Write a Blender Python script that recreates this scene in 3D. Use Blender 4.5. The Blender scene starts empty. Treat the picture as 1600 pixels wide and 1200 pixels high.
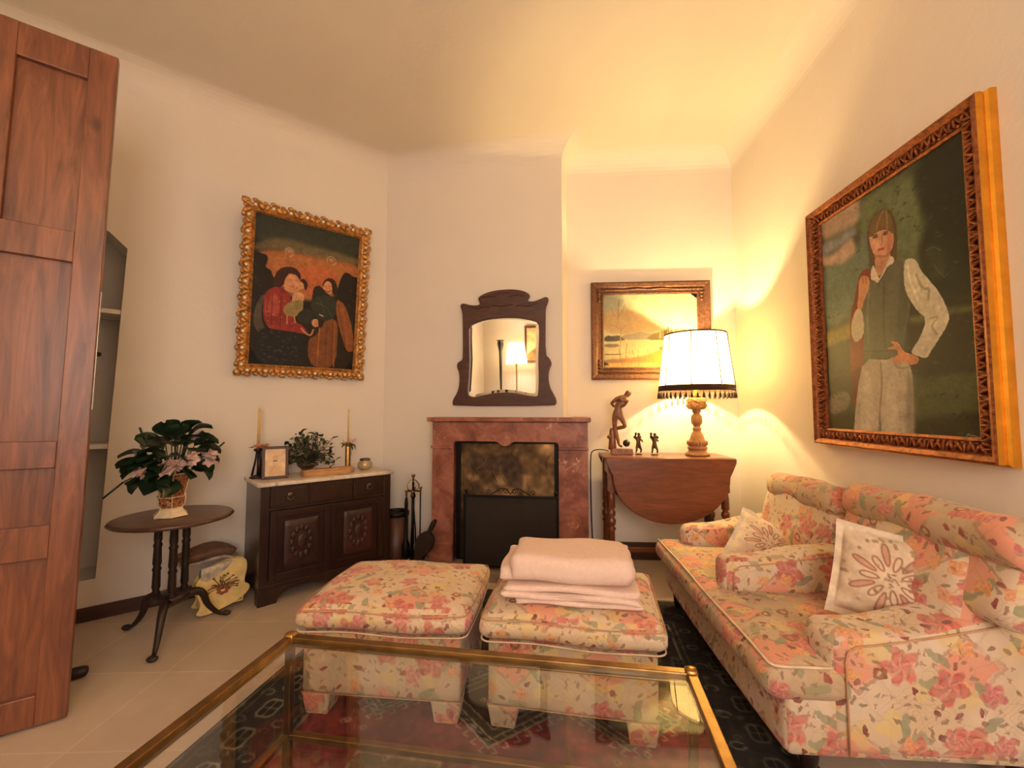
import bpy, bmesh, math, random
import numpy as np
from mathutils import Vector, Matrix, Euler
random.seed(7); np.random.seed(7)
S = bpy.context.scene; COL = S.collection
PI = math.pi; R = math.radians

# ---------------------------------------------------------------- camera, world, lights, exposure
F_PX = 680.0
cam = bpy.data.cameras.new('camera'); cam.sensor_width = 36.0; cam.lens = 36.0*F_PX/1600.0
cam.clip_start = 0.02
co = bpy.data.objects.new('camera', cam); COL.objects.link(co)
co.location = (0, 0, 1.15)
co.rotation_euler = (PI/2+math.atan(40/680), 0, math.atan(49/680))
S.camera = co
S.view_settings.view_transform = 'Standard'; S.view_settings.look = 'None'
S.view_settings.gamma = 1.0; S.view_settings.use_curve_mapping = False
S.view_settings.exposure = -.08
w = bpy.data.worlds.new('world'); S.world = w; w.use_nodes = True
w.node_tree.nodes['Background'].inputs[0].default_value = (1, .86, .7, 1)
w.node_tree.nodes['Background'].inputs[1].default_value = .15

def lamp(name, kind, loc, power, color, rad=.1, rot=(0, 0, 0), size=None, parent=None):
    l = bpy.data.lights.new(name, kind); l.energy = power; l.color = color
    if kind == 'POINT': l.shadow_soft_size = rad
    if kind == 'AREA':
        l.shape = 'RECTANGLE'; l.size, l.size_y = size
    o = bpy.data.objects.new(name, l); COL.objects.link(o); o.location = loc; o.rotation_euler = rot
    o.parent = parent
    return o
# warm fill added at an unseen window behind the camera, and the room's lamps
FILL_LIGHT = lamp('window_fill', 'AREA', (0.55, -1.52, 1.65), 62, (1, .87, .75), rot=(R(90), 0, 0), size=(1.3, 1.5))
PEND_LIGHT = lamp('pendant_bulb', 'POINT', (-.35, -.45, 2.62), 24, (1, .85, .68), .14)
FLOOR_LIGHT = lamp('floor_lamp_bulb', 'POINT', (-1.62, -1.15, 1.86), 32, (1, .85, .66), .1)
TABLE_LIGHT = lamp('table_lamp_bulb', 'POINT', (1.09, 3.2, 1.47), 84, (1, .74, .32), .03)

# ---------------------------------------------------------------- node helpers
def c(r, g, b):
    f = lambda v: (v/255/12.92) if v/255 <= .04045 else ((v/255+.055)/1.055)**2.4
    return (f(r), f(g), f(b), 1.0)
class NT:
    def __init__(s, name):
        s.m = bpy.data.materials.new(name); s.m.use_nodes = True
        s.t = s.m.node_tree; s.n = s.t.nodes; s.n.clear()
        s.out = s.n.new('ShaderNodeOutputMaterial'); s.b = s.n.new('ShaderNodeBsdfPrincipled')
        s.t.links.new(s.b.outputs[0], s.out.inputs[0])
    def link(s, a, b): s.t.links.new(a, b)
    def put(s, sock, v):
        if hasattr(v, 'links') or isinstance(v, bpy.types.NodeSocket): s.link(v, sock)
        else:
            if isinstance(v, (tuple, list)) and sock.type == 'VECTOR' and len(v) == 4: v = v[:3]
            sock.default_value = v
    def N(s, typ, ins=None, **kw):
        n = s.n.new('ShaderNode'+typ)
        for k, v in kw.items(): setattr(n, k, v)
        for k, v in (ins or {}).items(): s.put(n.inputs[k], v)
        return n
    def M(s, op, a, b=0.0, cc=0.0, clamp=False):
        n = s.N('Math', {0: a, 1: b, 2: cc}, operation=op); n.use_clamp = clamp; return n.outputs[0]
    def mix(s, f, a, b):
        n = s.N('Mix', data_type='RGBA'); s.put(n.inputs[0], f); s.put(n.inputs[6], a); s.put(n.inputs[7], b); return n.outputs[2]
    def ramp(s, f, stops):
        n = s.N('ValToRGB', {0: f}); e = n.color_ramp.elements
        while len(e) < len(stops): e.new(.5)
        for el, (p, col) in zip(e, stops): el.position = p; el.color = col
        return n.outputs[0]
    def coord(s, kind='Object', scale=(1, 1, 1), rot=(0, 0, 0), loc=(0, 0, 0)):
        t = s.N('TexCoord'); m = s.N('Mapping', {0: t.outputs[kind]})
        m.inputs['Scale'].default_value = scale; m.inputs['Rotation'].default_value = rot; m.inputs['Location'].default_value = loc
        return m.outputs[0]
    def noise(s, v, sc, det=3, rough=.5, dist=0):
        return s.N('TexNoise', {'Vector': v, 'Scale': sc, 'Detail': det, 'Roughness': rough, 'Distortion': dist}).outputs[0]
    def bump(s, h, st=.3, d=.01):
        s.link(s.N('Bump', {'Height': h, 'Strength': st, 'Distance': d}).outputs[0], s.b.inputs['Normal'])
    def fin(s, col, rough=.6, metal=0.0, **kw):
        s.put(s.b.inputs['Base Color'], col); s.put(s.b.inputs['Roughness'], rough); s.put(s.b.inputs['Metallic'], metal)
        for k, v in kw.items(): s.put(s.b.inputs[k], v)
        return s.m

def plain(name, col, rough=.6, metal=0.0, var=.12, sc=12, bump=0, **kw):
    t = NT(name); v = t.coord()
    n = t.noise(v, sc, 4, .6)
    dark = tuple(x*(1-var*2) for x in col[:3])+(1,); lt = tuple(min(1, x*(1+var)) for x in col[:3])+(1,)
    if bump: t.bump(t.noise(v, sc*4, 3), bump, .004)
    return t.fin(t.mix(t.ramp(n, [(.3, (0, 0, 0, 1)), (.7, (1, 1, 1, 1))]), dark, lt), rough, metal, **kw)

def wood(name, dark, light, scale=(14, 14, 1.2), rough=.4, knots=None, coat=0.0, mixc=None):
    t = NT(name); v = t.coord(scale=scale)
    n = t.noise(v, 2.2, 6, .62, 1.2)
    col = t.ramp(n, [(.28, dark), (.5, tuple((a+b)/2 for a, b in zip(dark, light))), (.72, light)])
    fine = t.noise(t.coord(scale=(scale[0]*6, scale[1]*6, scale[2]*2)), 3, 4)
    col = t.mix(t.M('MULTIPLY', fine, .35), col, dark)
    if knots:
        vo = t.N('TexVoronoi', {'Vector': t.coord(scale=(7, 7, 3.2)), 'Scale': 1.0, 'Randomness': 1.0})
        k = t.ramp(vo.outputs['Distance'], [(.06, (1, 1, 1, 1)), (.14, (0, 0, 0, 1))])
        col = t.mix(t.M('MULTIPLY', k, .75), col, knots)
    if mixc:
        b = t.ramp(t.noise(t.coord(scale=(1.4, 1.4, .8)), 1.6, 3), [(.4, (0, 0, 0, 1)), (.68, (1, 1, 1, 1))])
        col = t.mix(t.M('MULTIPLY', b, .55), col, mixc)
    t.bump(n, .12, .003)
    return t.fin(col, rough, 0.0, **({'Coat Weight': coat, 'Coat Roughness': .25} if coat else {}))

def floral(name, base=c(226, 200, 172), seed=0.0, sc=1.0, wash=c(204, 172, 132), washamt=.5, str_=1.0):
    """printed upholstery: lattice, salmon lozenges, roses, leaves, buds; uses the UV map laid out in metres"""
    t = NT(name)
    uv = t.coord('UV', scale=(sc, sc, 1), loc=(seed, seed*.7, 0))
    wob = t.N('TexNoise', {'Vector': uv, 'Scale': 9, 'Detail': 3}).outputs['Color']
    o = t.N('VectorMath', {0: wob, 1: (.5, .5, .5)}, operation='SUBTRACT').outputs[0]
    o = t.N('VectorMath', {0: o, 'Scale': .045}, operation='SCALE').outputs[0]
    uw = t.N('VectorMath', {0: uv, 1: o}, operation='ADD').outputs[0]
    wob2 = t.N('TexNoise', {'Vector': uv, 'Scale': 70, 'Detail': 2}).outputs['Color']
    o2 = t.N('VectorMath', {0: t.N('VectorMath', {0: wob2, 1: (.5, .5, .5)}, operation='SUBTRACT').outputs[0], 'Scale': .014}, operation='SCALE').outputs[0]
    uw = t.N('VectorMath', {0: uw, 1: o2}, operation='ADD').outputs[0]
    def stamp(scale, seedv, n, rad, amp, soft=.04, stretch=1.0, jit=.85, dens=1.0, src=uw):
        mp = t.N('Mapping', {0: src}); mp.inputs['Scale'].default_value = (scale, scale, 1); mp.inputs['Location'].default_value = (seedv, seedv*1.7, 0)
        vo = t.N('TexVoronoi', {'Vector': mp.outputs[0], 'Scale': 1.0, 'Randomness': jit}, voronoi_dimensions='2D')
        d = t.N('VectorMath', {0: mp.outputs[0], 1: vo.outputs['Position']}, operation='SUBTRACT').outputs[0]
        sepc = t.N('SeparateColor', {0: vo.outputs['Color']})
        rnd, rnd2 = sepc.outputs[0], sepc.outputs[1]
        rot = t.N('VectorRotate', {'Vector': d, 'Angle': t.M('MULTIPLY', rnd, 6.283)}, rotation_type='Z_AXIS').outputs[0]
        sx = t.N('SeparateXYZ', {0: rot})
        x = sx.outputs[0]; y = t.M('MULTIPLY', sx.outputs[1], stretch)
        ln = t.M('SQRT', t.M('ADD', t.M('MULTIPLY', x, x), t.M('MULTIPLY', y, y)))
        an = t.M('ARCTAN2', y, x)
        edge = t.M('MULTIPLY', t.M('ADD', t.M('MULTIPLY', t.M('SINE', t.M('MULTIPLY', an, float(n))), amp), 1.0), rad)
        m = t.M('DIVIDE', t.M('SUBTRACT', edge, ln), soft, clamp=True)
        if dens < 1: m = t.M('MULTIPLY', m, t.M('LESS_THAN', rnd2, dens))
        return m, ln, an, rnd, rnd2
    col = t.mix(t.M('MULTIPLY', t.ramp(t.noise(uv, 4.2, 3), [(.42, (0, 0, 0, 1)), (.62, (1, 1, 1, 1))]), washamt), base, wash)
    # lozenges
    s = t.N('SeparateXYZ', {0: uw})
    def tri(x, per, off): return t.M('MULTIPLY', t.M('ABSOLUTE', t.M('SUBTRACT', t.M('FRACT', t.M('ADD', t.M('DIVIDE', x, per), off)), .5)), 2.0)
    dd = t.M('ADD', tri(s.outputs[0], .31, .1), tri(s.outputs[1], .27, .35))
    fill = t.M('DIVIDE', t.M('SUBTRACT', .60, dd), .05, clamp=True)
    col = t.mix(t.M('MULTIPLY', fill, .85), col, c(230, 142, 118))
    band = t.M('SUBTRACT', 1.0, t.M('DIVIDE', t.M('ABSOLUTE', t.M('SUBTRACT', dd, .65)), .07), clamp=True)
    brk = t.ramp(t.noise(uv, 5, 2), [(.42, (0, 0, 0, 1)), (.5, (1, 1, 1, 1))])
    col = t.mix(t.M('MULTIPLY', t.M('MULTIPLY', t.M('GREATER_THAN', band, .25), brk), .7), col, c(172, 112, 88))
    lat = t.M('LESS_THAN', t.M('ABSOLUTE', t.M('SUBTRACT', t.M('FRACT', t.M('MULTIPLY', dd, 7.0)), .5)), .12)
    zone = t.M('GREATER_THAN', dd, 1.35)
    col = t.mix(t.M('MULTIPLY', t.M('MULTIPLY', lat, zone), .45), col, c(196, 160, 92))
    # vines
    ve = t.N('TexVoronoi', {'Vector': uw, 'Scale': 11.0}, voronoi_dimensions='2D', feature='DISTANCE_TO_EDGE')
    col = t.mix(t.M('MULTIPLY', t.M('LESS_THAN', ve.outputs['Distance'], .02), .22), col, c(150, 128, 88))
    # pale scrolls
    m, ln, an, r1, r2 = stamp(8.5, 3.3, 3, .3, .3, dens=.5); col = t.mix(t.M('MULTIPLY', m, .6), col, c(226, 196, 120))
    # leaves
    m, ln, an, r1, r2 = stamp(9.0, 1.1, 2, .30, .35, stretch=2.0, dens=.6); col = t.mix(t.M('MULTIPLY', m, .8), col, t.mix(r1, c(150, 150, 110), c(120, 134, 104)))
    m, ln, an, r1, r2 = stamp(24.0, 7.1, 2, .30, .2, stretch=2.2, dens=.42); col = t.mix(t.M('MULTIPLY', m, .8), col, t.mix(r1, c(112, 98, 72), c(140, 90, 70)))
    # roses
    def rose(scale, sd, n, rad, dens, ca, cb, cd):
        nonlocal col
        m, ln, an, r1, r2 = stamp(scale, sd, n, rad, .2, dens=dens, jit=.7)
        fl = t.mix(r1, ca, cb)
        sp = t.M('SINE', t.M('ADD', t.M('MULTIPLY', ln, 42.0/ (rad/.3)), t.M('MULTIPLY', an, 2.0)))
        fl = t.mix(t.M('MULTIPLY', t.M('GREATER_THAN', sp, .45), .6), fl, cd)
        sp2 = t.M('SINE', t.M('ADD', t.M('MULTIPLY', an, 5.0), t.M('MULTIPLY', ln, 14.0)))
        fl = t.mix(t.M('MULTIPLY', t.M('GREATER_THAN', sp2, .6), .4), fl, c(246, 190, 164))
        fl = t.mix(t.M('MULTIPLY', t.ramp(t.noise(uv, 55, 3), [(.45, (0, 0, 0, 1)), (.65, (1, 1, 1, 1))]), .5), fl, t.mix(r2, cd, c(240, 196, 160)))
        col = t.mix(t.M('MULTIPLY', m, .88), col, fl)
    rose(5.2, 2.2, 5, .27, .55, c(206, 78, 84), c(228, 112, 104), c(150, 34, 52))
    rose(7.0, 9.4, 5, .24, .36, c(206, 84, 112), c(230, 134, 124), c(166, 46, 72))
    rose(11.0, 5.4, 4, .26, .28, c(232, 170, 92), c(238, 150, 110), c(205, 120, 60))
    m, ln, an, r1, r2 = stamp(34.0, 6.3, 3, .26, .4, stretch=1.6, dens=.34); col = t.mix(t.M('MULTIPLY', m, .7), col, t.mix(r1, c(164, 84, 72), c(136, 112, 78)))
    # buds and rings
    m, ln, an, r1, r2 = stamp(15.0, 4.2, 2, .20, .15, stretch=1.5, dens=.3); col = t.mix(m, col, t.mix(r1, c(150, 42, 50), c(112, 40, 44)))
    m, ln, an, r1, r2 = stamp(6.2, 8.8, 4, .13, .1, dens=.35)
    ring = t.M('LESS_THAN', t.M('ABSOLUTE', t.M('SUBTRACT', ln, .09)), .03); col = t.mix(t.M('MULTIPLY', ring, t.M('LESS_THAN', r2, .35)), col, c(140, 78, 44))
    col = t.mix(t.M('MULTIPLY', t.ramp(t.noise(uv, 30, 3), [(.35, (0, 0, 0, 1)), (.7, (1, 1, 1, 1))]), .35), col, tuple(.72*x for x in base[:3])+(1,))
    col = t.mix(.12, col, c(168, 140, 104))
    t.bump(t.noise(uv, 420, 2), .12, .001)
    return t.fin(col, .85, **{'Sheen Weight': .15})

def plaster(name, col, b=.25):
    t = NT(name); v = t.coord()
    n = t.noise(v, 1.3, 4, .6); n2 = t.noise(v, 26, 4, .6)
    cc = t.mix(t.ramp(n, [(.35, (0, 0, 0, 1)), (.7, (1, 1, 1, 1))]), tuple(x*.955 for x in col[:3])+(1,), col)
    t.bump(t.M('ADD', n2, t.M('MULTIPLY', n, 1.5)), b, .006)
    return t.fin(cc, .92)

MT = {}
MT['wall'] = plaster('cream_plaster', c(236, 224, 212)); MT['ceil'] = plaster('ceiling_plaster', c(236, 224, 208))
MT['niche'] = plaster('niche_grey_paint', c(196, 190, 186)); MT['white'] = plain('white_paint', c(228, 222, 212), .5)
MT['pine'] = wood('stained_pine', c(82, 40, 26), c(160, 96, 62), (9, 9, 1.0), .42, c(60, 22, 14), .2)
MT['mahog'] = wood('dark_mahogany', c(24, 12, 11), c(54, 27, 22), (10, 10, 3), .33, coat=.3)
MT['carved'] = wood('carved_burr', c(24, 12, 11), c(62, 30, 25), (6, 6, 5), .45, mixc=c(84, 44, 34))
MT['oak'] = wood('table_walnut', c(88, 42, 24), c(142, 76, 44), (2.0, 10, 14), .35, coat=.3)
MT['round'] = wood('round_table_wood', c(58, 34, 26), c(102, 66, 50), (3, 9, 9), .35, coat=.2)
MT['dark'] = plain('blackened_wood', c(40, 26, 22), .4)
MT['mirrorwood'] = wood('mirror_frame_wood', c(58, 30, 24), c(92, 52, 40), (3, 8, 12), .45)
MT['iron'] = plain('black_iron', c(22, 19, 18), .45, .6)
MT['brass'] = plain('aged_brass', c(178, 136, 74), .33, 1.0, .15, 20)
MT['gold'] = plain('gilt', c(238, 170, 62), .26, .95, .1, 18)
MT['goldcarve'] = plain('carved_gilt', c(204, 148, 84), .42, .65, .3, 40, bump=.5)
MT['copper'] = plain('old_copper_gilt', c(152, 88, 52), .42, .7, .32, 60, bump=.6)
MT['brownframe'] = plain('brown_gilt_frame', c(112, 72, 50), .45, .35, .3, 50, bump=.5)
MT['pearl'] = plain('mirror_stud', c(245, 235, 215), .2)
MT['cream'] = plain('cream_piping', c(232, 208, 178), .8)
MT['towel'] = plain('pale_pink_cotton', c(234, 204, 190), .95, 0, .03, 60, bump=.6)
MT['linen'] = plain('white_linen', c(236, 218, 194), .9, 0, .04, 80, bump=.3)
MT['leaf'] = plain('dark_green_leaf', c(40, 58, 36), .3, 0, .3, 14)
MT['leaf2'] = plain('dry_green_leaf', c(70, 74, 50), .6, 0, .3, 20)
MT['petal'] = plain('pink_petal', c(226, 188, 176), .7, 0, .15, 40)
MT['petal2'] = plain('peach_petal', c(214, 140, 104), .7)
MT['candle'] = plain('cream_wax', c(226, 186, 124), .5)
MT['stone'] = plain('grey_stone', c(150, 130, 112), .8, 0, .2, 10)
MT['lightwood'] = wood('light_box_wood', c(176, 124, 76), c(214, 164, 110), (3, 10, 10), .5)
MT['statuewood'] = wood('statue_wood', c(96, 54, 32), c(164, 104, 66), (12, 12, 12), .4, coat=.3)
MT['lampwood'] = wood('lamp_base_wood', c(132, 86, 48), c(196, 142, 88), (9, 9, 6), .45)
MT['trimbrown'] = plain('shade_trim', c(62, 38, 18), .9)
MT['bronze'] = plain('bronze', c(96, 70, 42), .38, .8)
MT['blackplastic'] = plain('black_plastic', c(18, 16, 15), .4)
MT['silver'] = plain('tarnished_silver', c(120, 108, 92), .3, .9)
MT['leather'] = plain('brown_leather', c(112, 78, 56), .55, 0, .2, 20, bump=.4)
MT['paper'] = plain('magazine_paper', c(178, 164, 148), .5, 0, .3, 30)
MT['baseb'] = wood('baseboard_wood', c(50, 28, 20), c(84, 50, 36), (2, 2, 10), .5)

def marble_red():
    t = NT('red_marble'); v = t.coord()
    n = t.noise(v, 4.5, 8, .68, .8); n2 = t.noise(v, 16, 5, .6)
    col = t.ramp(n, [(.3, c(92, 50, 40)), (.46, c(138, 78, 64)), (.58, c(168, 106, 88)), (.66, c(144, 84, 68)), (.8, c(112, 62, 50))])
    col = t.mix(t.M('MULTIPLY', t.ramp(n2, [(.55, (0, 0, 0, 1)), (.75, (1, 1, 1, 1))]), .4), col, c(190, 130, 104))
    ve = t.N('TexVoronoi', {'Vector': t.N('VectorMath', {0: v, 1: t.N('TexNoise', {'Vector': v, 'Scale': 6, 'Detail': 4}).outputs['Color']}, operation='ADD').outputs[0], 'Scale': 2.1}, feature='DISTANCE_TO_EDGE')
    vein = t.M('MULTIPLY', t.M('LESS_THAN', ve.outputs['Distance'], .008), t.M('GREATER_THAN', t.noise(v, 3, 2), .52))
    col = t.mix(t.M('MULTIPLY', vein, .7), col, c(226, 176, 146))
    return t.fin(col, .38)
MT['marble'] = marble_red()
def marble_white():
    t = NT('white_marble'); v = t.coord(); n = t.noise(v, 9, 7, .7, 1.0)
    return t.fin(t.ramp(n, [(.3, c(150, 132, 118)), (.42, c(216, 198, 180)), (.7, c(238, 224, 208))]), .25)
MT['wmarble'] = marble_white()
def floor_mat():
    t = NT('beige_floor_tile'); v = t.coord(rot=(0, 0, R(-6)), loc=(.1, .22, 0))
    b = t.N('TexBrick', {'Vector': v, 'Scale': 1.0, 'Mortar Size': .004, 'Mortar Smooth': .3, 'Brick Width': .45, 'Row Height': .45})
    b.offset = 0.0; b.inputs['Color1'].default_value = c(204, 184, 166); b.inputs['Color2'].default_value = c(194, 174, 156); b.inputs['Mortar'].default_value = c(214, 198, 180)
    n = t.noise(v, 5, 6, .65)
    col = t.mix(t.M('MULTIPLY', t.ramp(n, [(.35, (0, 0, 0, 1)), (.7, (1, 1, 1, 1))]), .35), b.outputs[0], c(178, 152, 128))
    return t.fin(col, t.M('ADD', t.M('MULTIPLY', n, .25), .3))
MT['floor'] = floor_mat()
def vcol(name, rough=.5, bump=.1, coat=0.0, sc=150):
    t = NT(name); a = t.N('Attribute', attribute_name='Col')
    v = t.coord(); t.bump(t.noise(v, sc, 3), bump, .002)
    n = t.noise(v, sc*.4, 3)
    col = t.mix(t.M('MULTIPLY', n, .18), a.outputs['Color'], (.02, .015, .01, 1))
    return t.fin(col, rough, **({'Coat Weight': coat, 'Coat Roughness': .2} if coat else {'Specular IOR Level': .25}))
MT['paint'] = vcol('oil_paint', .55, .25); MT['rug'] = vcol('wool_rug', .95, .8, sc=260); MT['tapestry'] = vcol('tapestry_cloth', .9, .6)
MT['embroid'] = vcol('embroidered_linen', .9, .4)
def glass_mat(name='table_glass', ior=1.48, tint=(.975, .985, .975, 1)):
    t = NT(name); t.n.remove(t.b)
    tr = t.N('BsdfTransparent', {0: tint}); gl = t.N('BsdfGlossy', {'Color': (1, 1, 1, 1), 'Roughness': .01})
    bf = t.N('NewGeometry').outputs['Backfacing']
    fr = t.N('Fresnel', {'IOR': t.M('ADD', ior, t.M('MULTIPLY', bf, 1/ior-ior))}); mx = t.N('MixShader', {0: fr.outputs[0], 1: tr.outputs[0], 2: gl.outputs[0]})
    t.link(mx.outputs[0], t.out.inputs[0]); return t.m
MT['glass'] = glass_mat()
MT['winglass'] = glass_mat('pane_glass', 1.45, (1, 1, 1, 1))
def mirror_mat():
    t = NT('mirror_silvering'); return t.fin((.93, .92, .88, 1), .015, 1.0)
MT['mirror'] = mirror_mat()
def shade_mat(name, col, tr=.75):
    t = NT(name); t.n.remove(t.b)
    v = t.coord(); n = t.noise(v, 60, 3)
    cc = t.mix(n, tuple(x*.92 for x in col[:3])+(1,), col)
    a = t.N('BsdfTranslucent', {0: cc}); d = t.N('BsdfDiffuse', {0: cc})
    mx = t.N('MixShader', {0: tr, 1: d.outputs[0], 2: a.outputs[0]}); t.link(mx.outputs[0], t.out.inputs[0]); return t.m
MT['shade'] = shade_mat('cream_parchment_shade', c(252, 240, 205), .7)
FL_OTT = floral('floral_ottoman', seed=0.35)
FL_BODY = floral('floral_ottoman_body', c(204, 182, 158), seed=2.9)
FL_SEAT = floral('floral_sofa_seat', c(198, 170, 142), seed=5.3, wash=c(170, 144, 108), washamt=.7)
FL_SOFA = floral('floral_sofa_arm', c(226, 204, 182), seed=1.6)

# ---------------------------------------------------------------- mesh helpers
class MB:
    def __init__(s): s.v = []; s.f = []; s.m = []; s.s = []
    def add(s, vs, fs, m=0, sm=False, T=None):
        b = len(s.v)
        for p in vs: s.v.append(tuple(T @ Vector(p)) if T is not None else tuple(p))
        for f in fs: s.f.append(tuple(b+i for i in f)); s.m.append(m); s.s.append(sm)
        return s
    def box(s, x0, y0, z0, x1, y1, z1, m=0, T=None):
        v = [(x0, y0, z0), (x1, y0, z0), (x1, y1, z0), (x0, y1, z0), (x0, y0, z1), (x1, y0, z1), (x1, y1, z1), (x0, y1, z1)]
        return s.add(v, [(0, 3, 2, 1), (4, 5, 6, 7), (0, 1, 5, 4), (1, 2, 6, 5), (2, 3, 7, 6), (3, 0, 4, 7)], m, False, T)
    def lathe(s, prof, n=24, o=(0, 0, 0), m=0, sm=True, T=None, sx=1, sy=1, ph=0):
        v = []; f = []
        for r, z in prof:
            for i in range(n):
                a = 2*PI*i/n+ph; v.append((o[0]+r*math.cos(a)*sx, o[1]+r*math.sin(a)*sy, o[2]+z))
        k = len(prof)
        for j in range(k-1):
            for i in range(n):
                i2 = (i+1) % n; f.append((j*n+i, j*n+i2, (j+1)*n+i2, (j+1)*n+i))
        f.append(tuple(range(n-1, -1, -1))); f.append(tuple((k-1)*n+i for i in range(n)))
        return s.add(v, f, m, sm, T)
    def ell(s, o, r, n=12, m=0, T=None):
        if not hasattr(r, '__len__'): r = (r, r, r)
        prof = [(max(.001, math.sin(PI*i/n)), -math.cos(PI*i/n)) for i in range(n+1)]
        v = []; f = []; q = max(8, int(n*1.3))
        for a, z in prof:
            for i in range(q):
                t = 2*PI*i/q; v.append((o[0]+r[0]*a*math.cos(t), o[1]+r[1]*a*math.sin(t), o[2]+r[2]*z))
        for j in range(n):
            for i in range(q):
                i2 = (i+1) % q; f.append((j*q+i, j*q+i2, (j+1)*q+i2, (j+1)*q+i))
        return s.add(v, f, m, True, T)
    def tube(s, pts, r, n=8, m=0, T=None, closed=False):
        pts = [Vector(p) for p in pts]; k = len(pts)
        rr = r if hasattr(r, '__len__') else [r]*k
        v = []; f = []; up = Vector((0, 0, 1)); prev = None
        for i, p in enumerate(pts):
            a = pts[(i-1) % k] if (closed or i > 0) else p; b = pts[(i+1) % k] if (closed or i < k-1) else p
            d = (b-a).normalized() if (b-a).length > 1e-9 else Vector((0, 0, 1))
            if prev is None:
                x = d.cross(up if abs(d.z) < .9 else Vector((1, 0, 0))).normalized()
            else:
                x = (prev-d*prev.dot(d)); x = x.normalized() if x.length > 1e-6 else d.orthogonal().normalized()
            prev = x; y = d.cross(x)
            for j in range(n):
                t = 2*PI*j/n; v.append(tuple(p+(x*math.cos(t)+y*math.sin(t))*rr[i]))
        for i in range(k if closed else k-1):
            i2 = (i+1) % k
            for j in range(n):
                j2 = (j+1) % n; f.append((i*n+j, i*n+j2, i2*n+j2, i2*n+j))
        if not closed: f.append(tuple(range(n-1, -1, -1))); f.append(tuple((k-1)*n+j for j in range(n)))
        return s.add(v, f, m, True, T)
    def grid(s, fn, nu, nv, m=0, sm=True, T=None):
        v = [fn(i/nu, j/nv) for j in range(nv+1) for i in range(nu+1)]
        f = [(j*(nu+1)+i, j*(nu+1)+i+1, (j+1)*(nu+1)+i+1, (j+1)*(nu+1)+i) for j in range(nv) for i in range(nu)]
        return s.add(v, f, m, sm, T)
    def prism(s, outline, y0, y1, m=0, T=None):
        """outline in XZ, extruded along Y"""
        n = len(outline)
        v = [(x, y0, z) for x, z in outline]+[(x, y1, z) for x, z in outline]
        f = [tuple(range(n)), tuple(range(2*n-1, n-1, -1))]+[(i, i+n, (i+1) % n+n, (i+1) % n) for i in range(n)]
        return s.add(v, f, m, False, T)
    def rbox(s, cx, cy, cz, w, d, h, r, n=10, m=0, T=None, fn=None):
        """rounded box; fn(x,y,z) in -1..1 unit coordinates returns an offset"""
        hw, hd, hh = w/2, d/2, h/2; r = min(r, hw*.98, hd*.98, hh*.98)
        v = []; f = []; idx = {}
        def vert(p):
            k = tuple(round(q, 5) for q in p)
            if k in idx: return idx[k]
            q = Vector((p[0]*hw, p[1]*hd, p[2]*hh)); i = Vector((max(-hw+r, min(hw-r, q.x)), max(-hd+r, min(hd-r, q.y)), max(-hh+r, min(hh-r, q.z))))
            e = q-i
            if e.length > 1e-9: q = i+e.normalized()*r
            if fn: q = q+Vector(fn(*p))
            idx[k] = len(v); v.append((q.x+cx, q.y+cy, q.z+cz)); return idx[k]
        g = [math.sin((2*i/n-1)*PI/2) for i in range(n+1)]
        for ax in range(3):
            for sg in (-1, 1):
                for i in range(n):
                    for j in range(n):
                        q = []
                        for a, b in ((g[i], g[j]), (g[i+1], g[j]), (g[i+1], g[j+1]), (g[i], g[j+1])):
                            p = [0, 0, 0]; p[ax] = sg; p[(ax+1) % 3] = a; p[(ax+2) % 3] = b; q.append(vert(p))
                        f.append(tuple(q) if sg > 0 else tuple(q[::-1]))
        return s.add(v, f, m, True, T)
    def build(s, name, mats, parent=None, world=False, loc=(0, 0, 0), rot=(0, 0, 0), bevel=0, seg=2, uvoff=(0, 0), sub=0, flat=False):
        me = bpy.data.meshes.new(name)
        me.from_pydata(s.v, [], s.f)
        if not isinstance(mats, (list, tuple)): mats = [mats]
        for m in mats: me.materials.append(m)
        me.polygons.foreach_set('material_index', s.m); me.polygons.foreach_set('use_smooth', [False]*len(s.f) if flat else s.s)
        me.update()
        uvl = me.uv_layers.new(name='UVMap')
        nl = len(me.loops); vi = np.empty(nl, int); me.loops.foreach_get('vertex_index', vi)
        va = np.array(s.v)[vi]
        pn = np.empty(len(me.polygons)*3); me.polygons.foreach_get('normal', pn); pn = np.abs(pn.reshape(-1, 3))
        lt = np.empty(len(me.polygons), int); me.polygons.foreach_get('loop_total', lt)
        ax = np.repeat(np.argmax(pn*np.array([1, 1, 1.05]), axis=1), lt)
        u = np.where(ax == 0, va[:, 1], va[:, 0]); v = np.where(ax == 2, va[:, 1], va[:, 2])
        uv = np.stack([u+uvoff[0], v+uvoff[1]+.13*ax], 1).ravel(); uvl.data.foreach_set('uv', uv)
        o = bpy.data.objects.new(name, me); COL.objects.link(o)
        o.location = loc; o.rotation_euler = rot
        if parent is not None:
            o.parent = parent
            if world: o.location = -Vector(parent.location)
        if bevel:
            b = o.modifiers.new('b', 'BEVEL'); b.width = bevel; b.segments = seg; b.limit_method = 'ANGLE'; b.angle_limit = R(40)
        if sub:
            b = o.modifiers.new('s', 'SUBSURF'); b.levels = sub; b.render_levels = sub
        return o
def tag(o, label=None, cat=None, group=None, kind=None):
    if label: o['label'] = label
    if cat: o['category'] = cat
    if group: o['group'] = group
    if kind: o['kind'] = kind
    return o
def thing(name, label, cat, loc=(0, 0, 0), rz=0, group=None, tilt=0):
    o = bpy.data.objects.new(name, None); COL.objects.link(o); o.location = loc; o.rotation_euler = (tilt, 0, rz)
    o.empty_display_size = .05
    return tag(o, label, cat, group)
def struct(o): o['kind'] = 'structure'; return o
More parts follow.
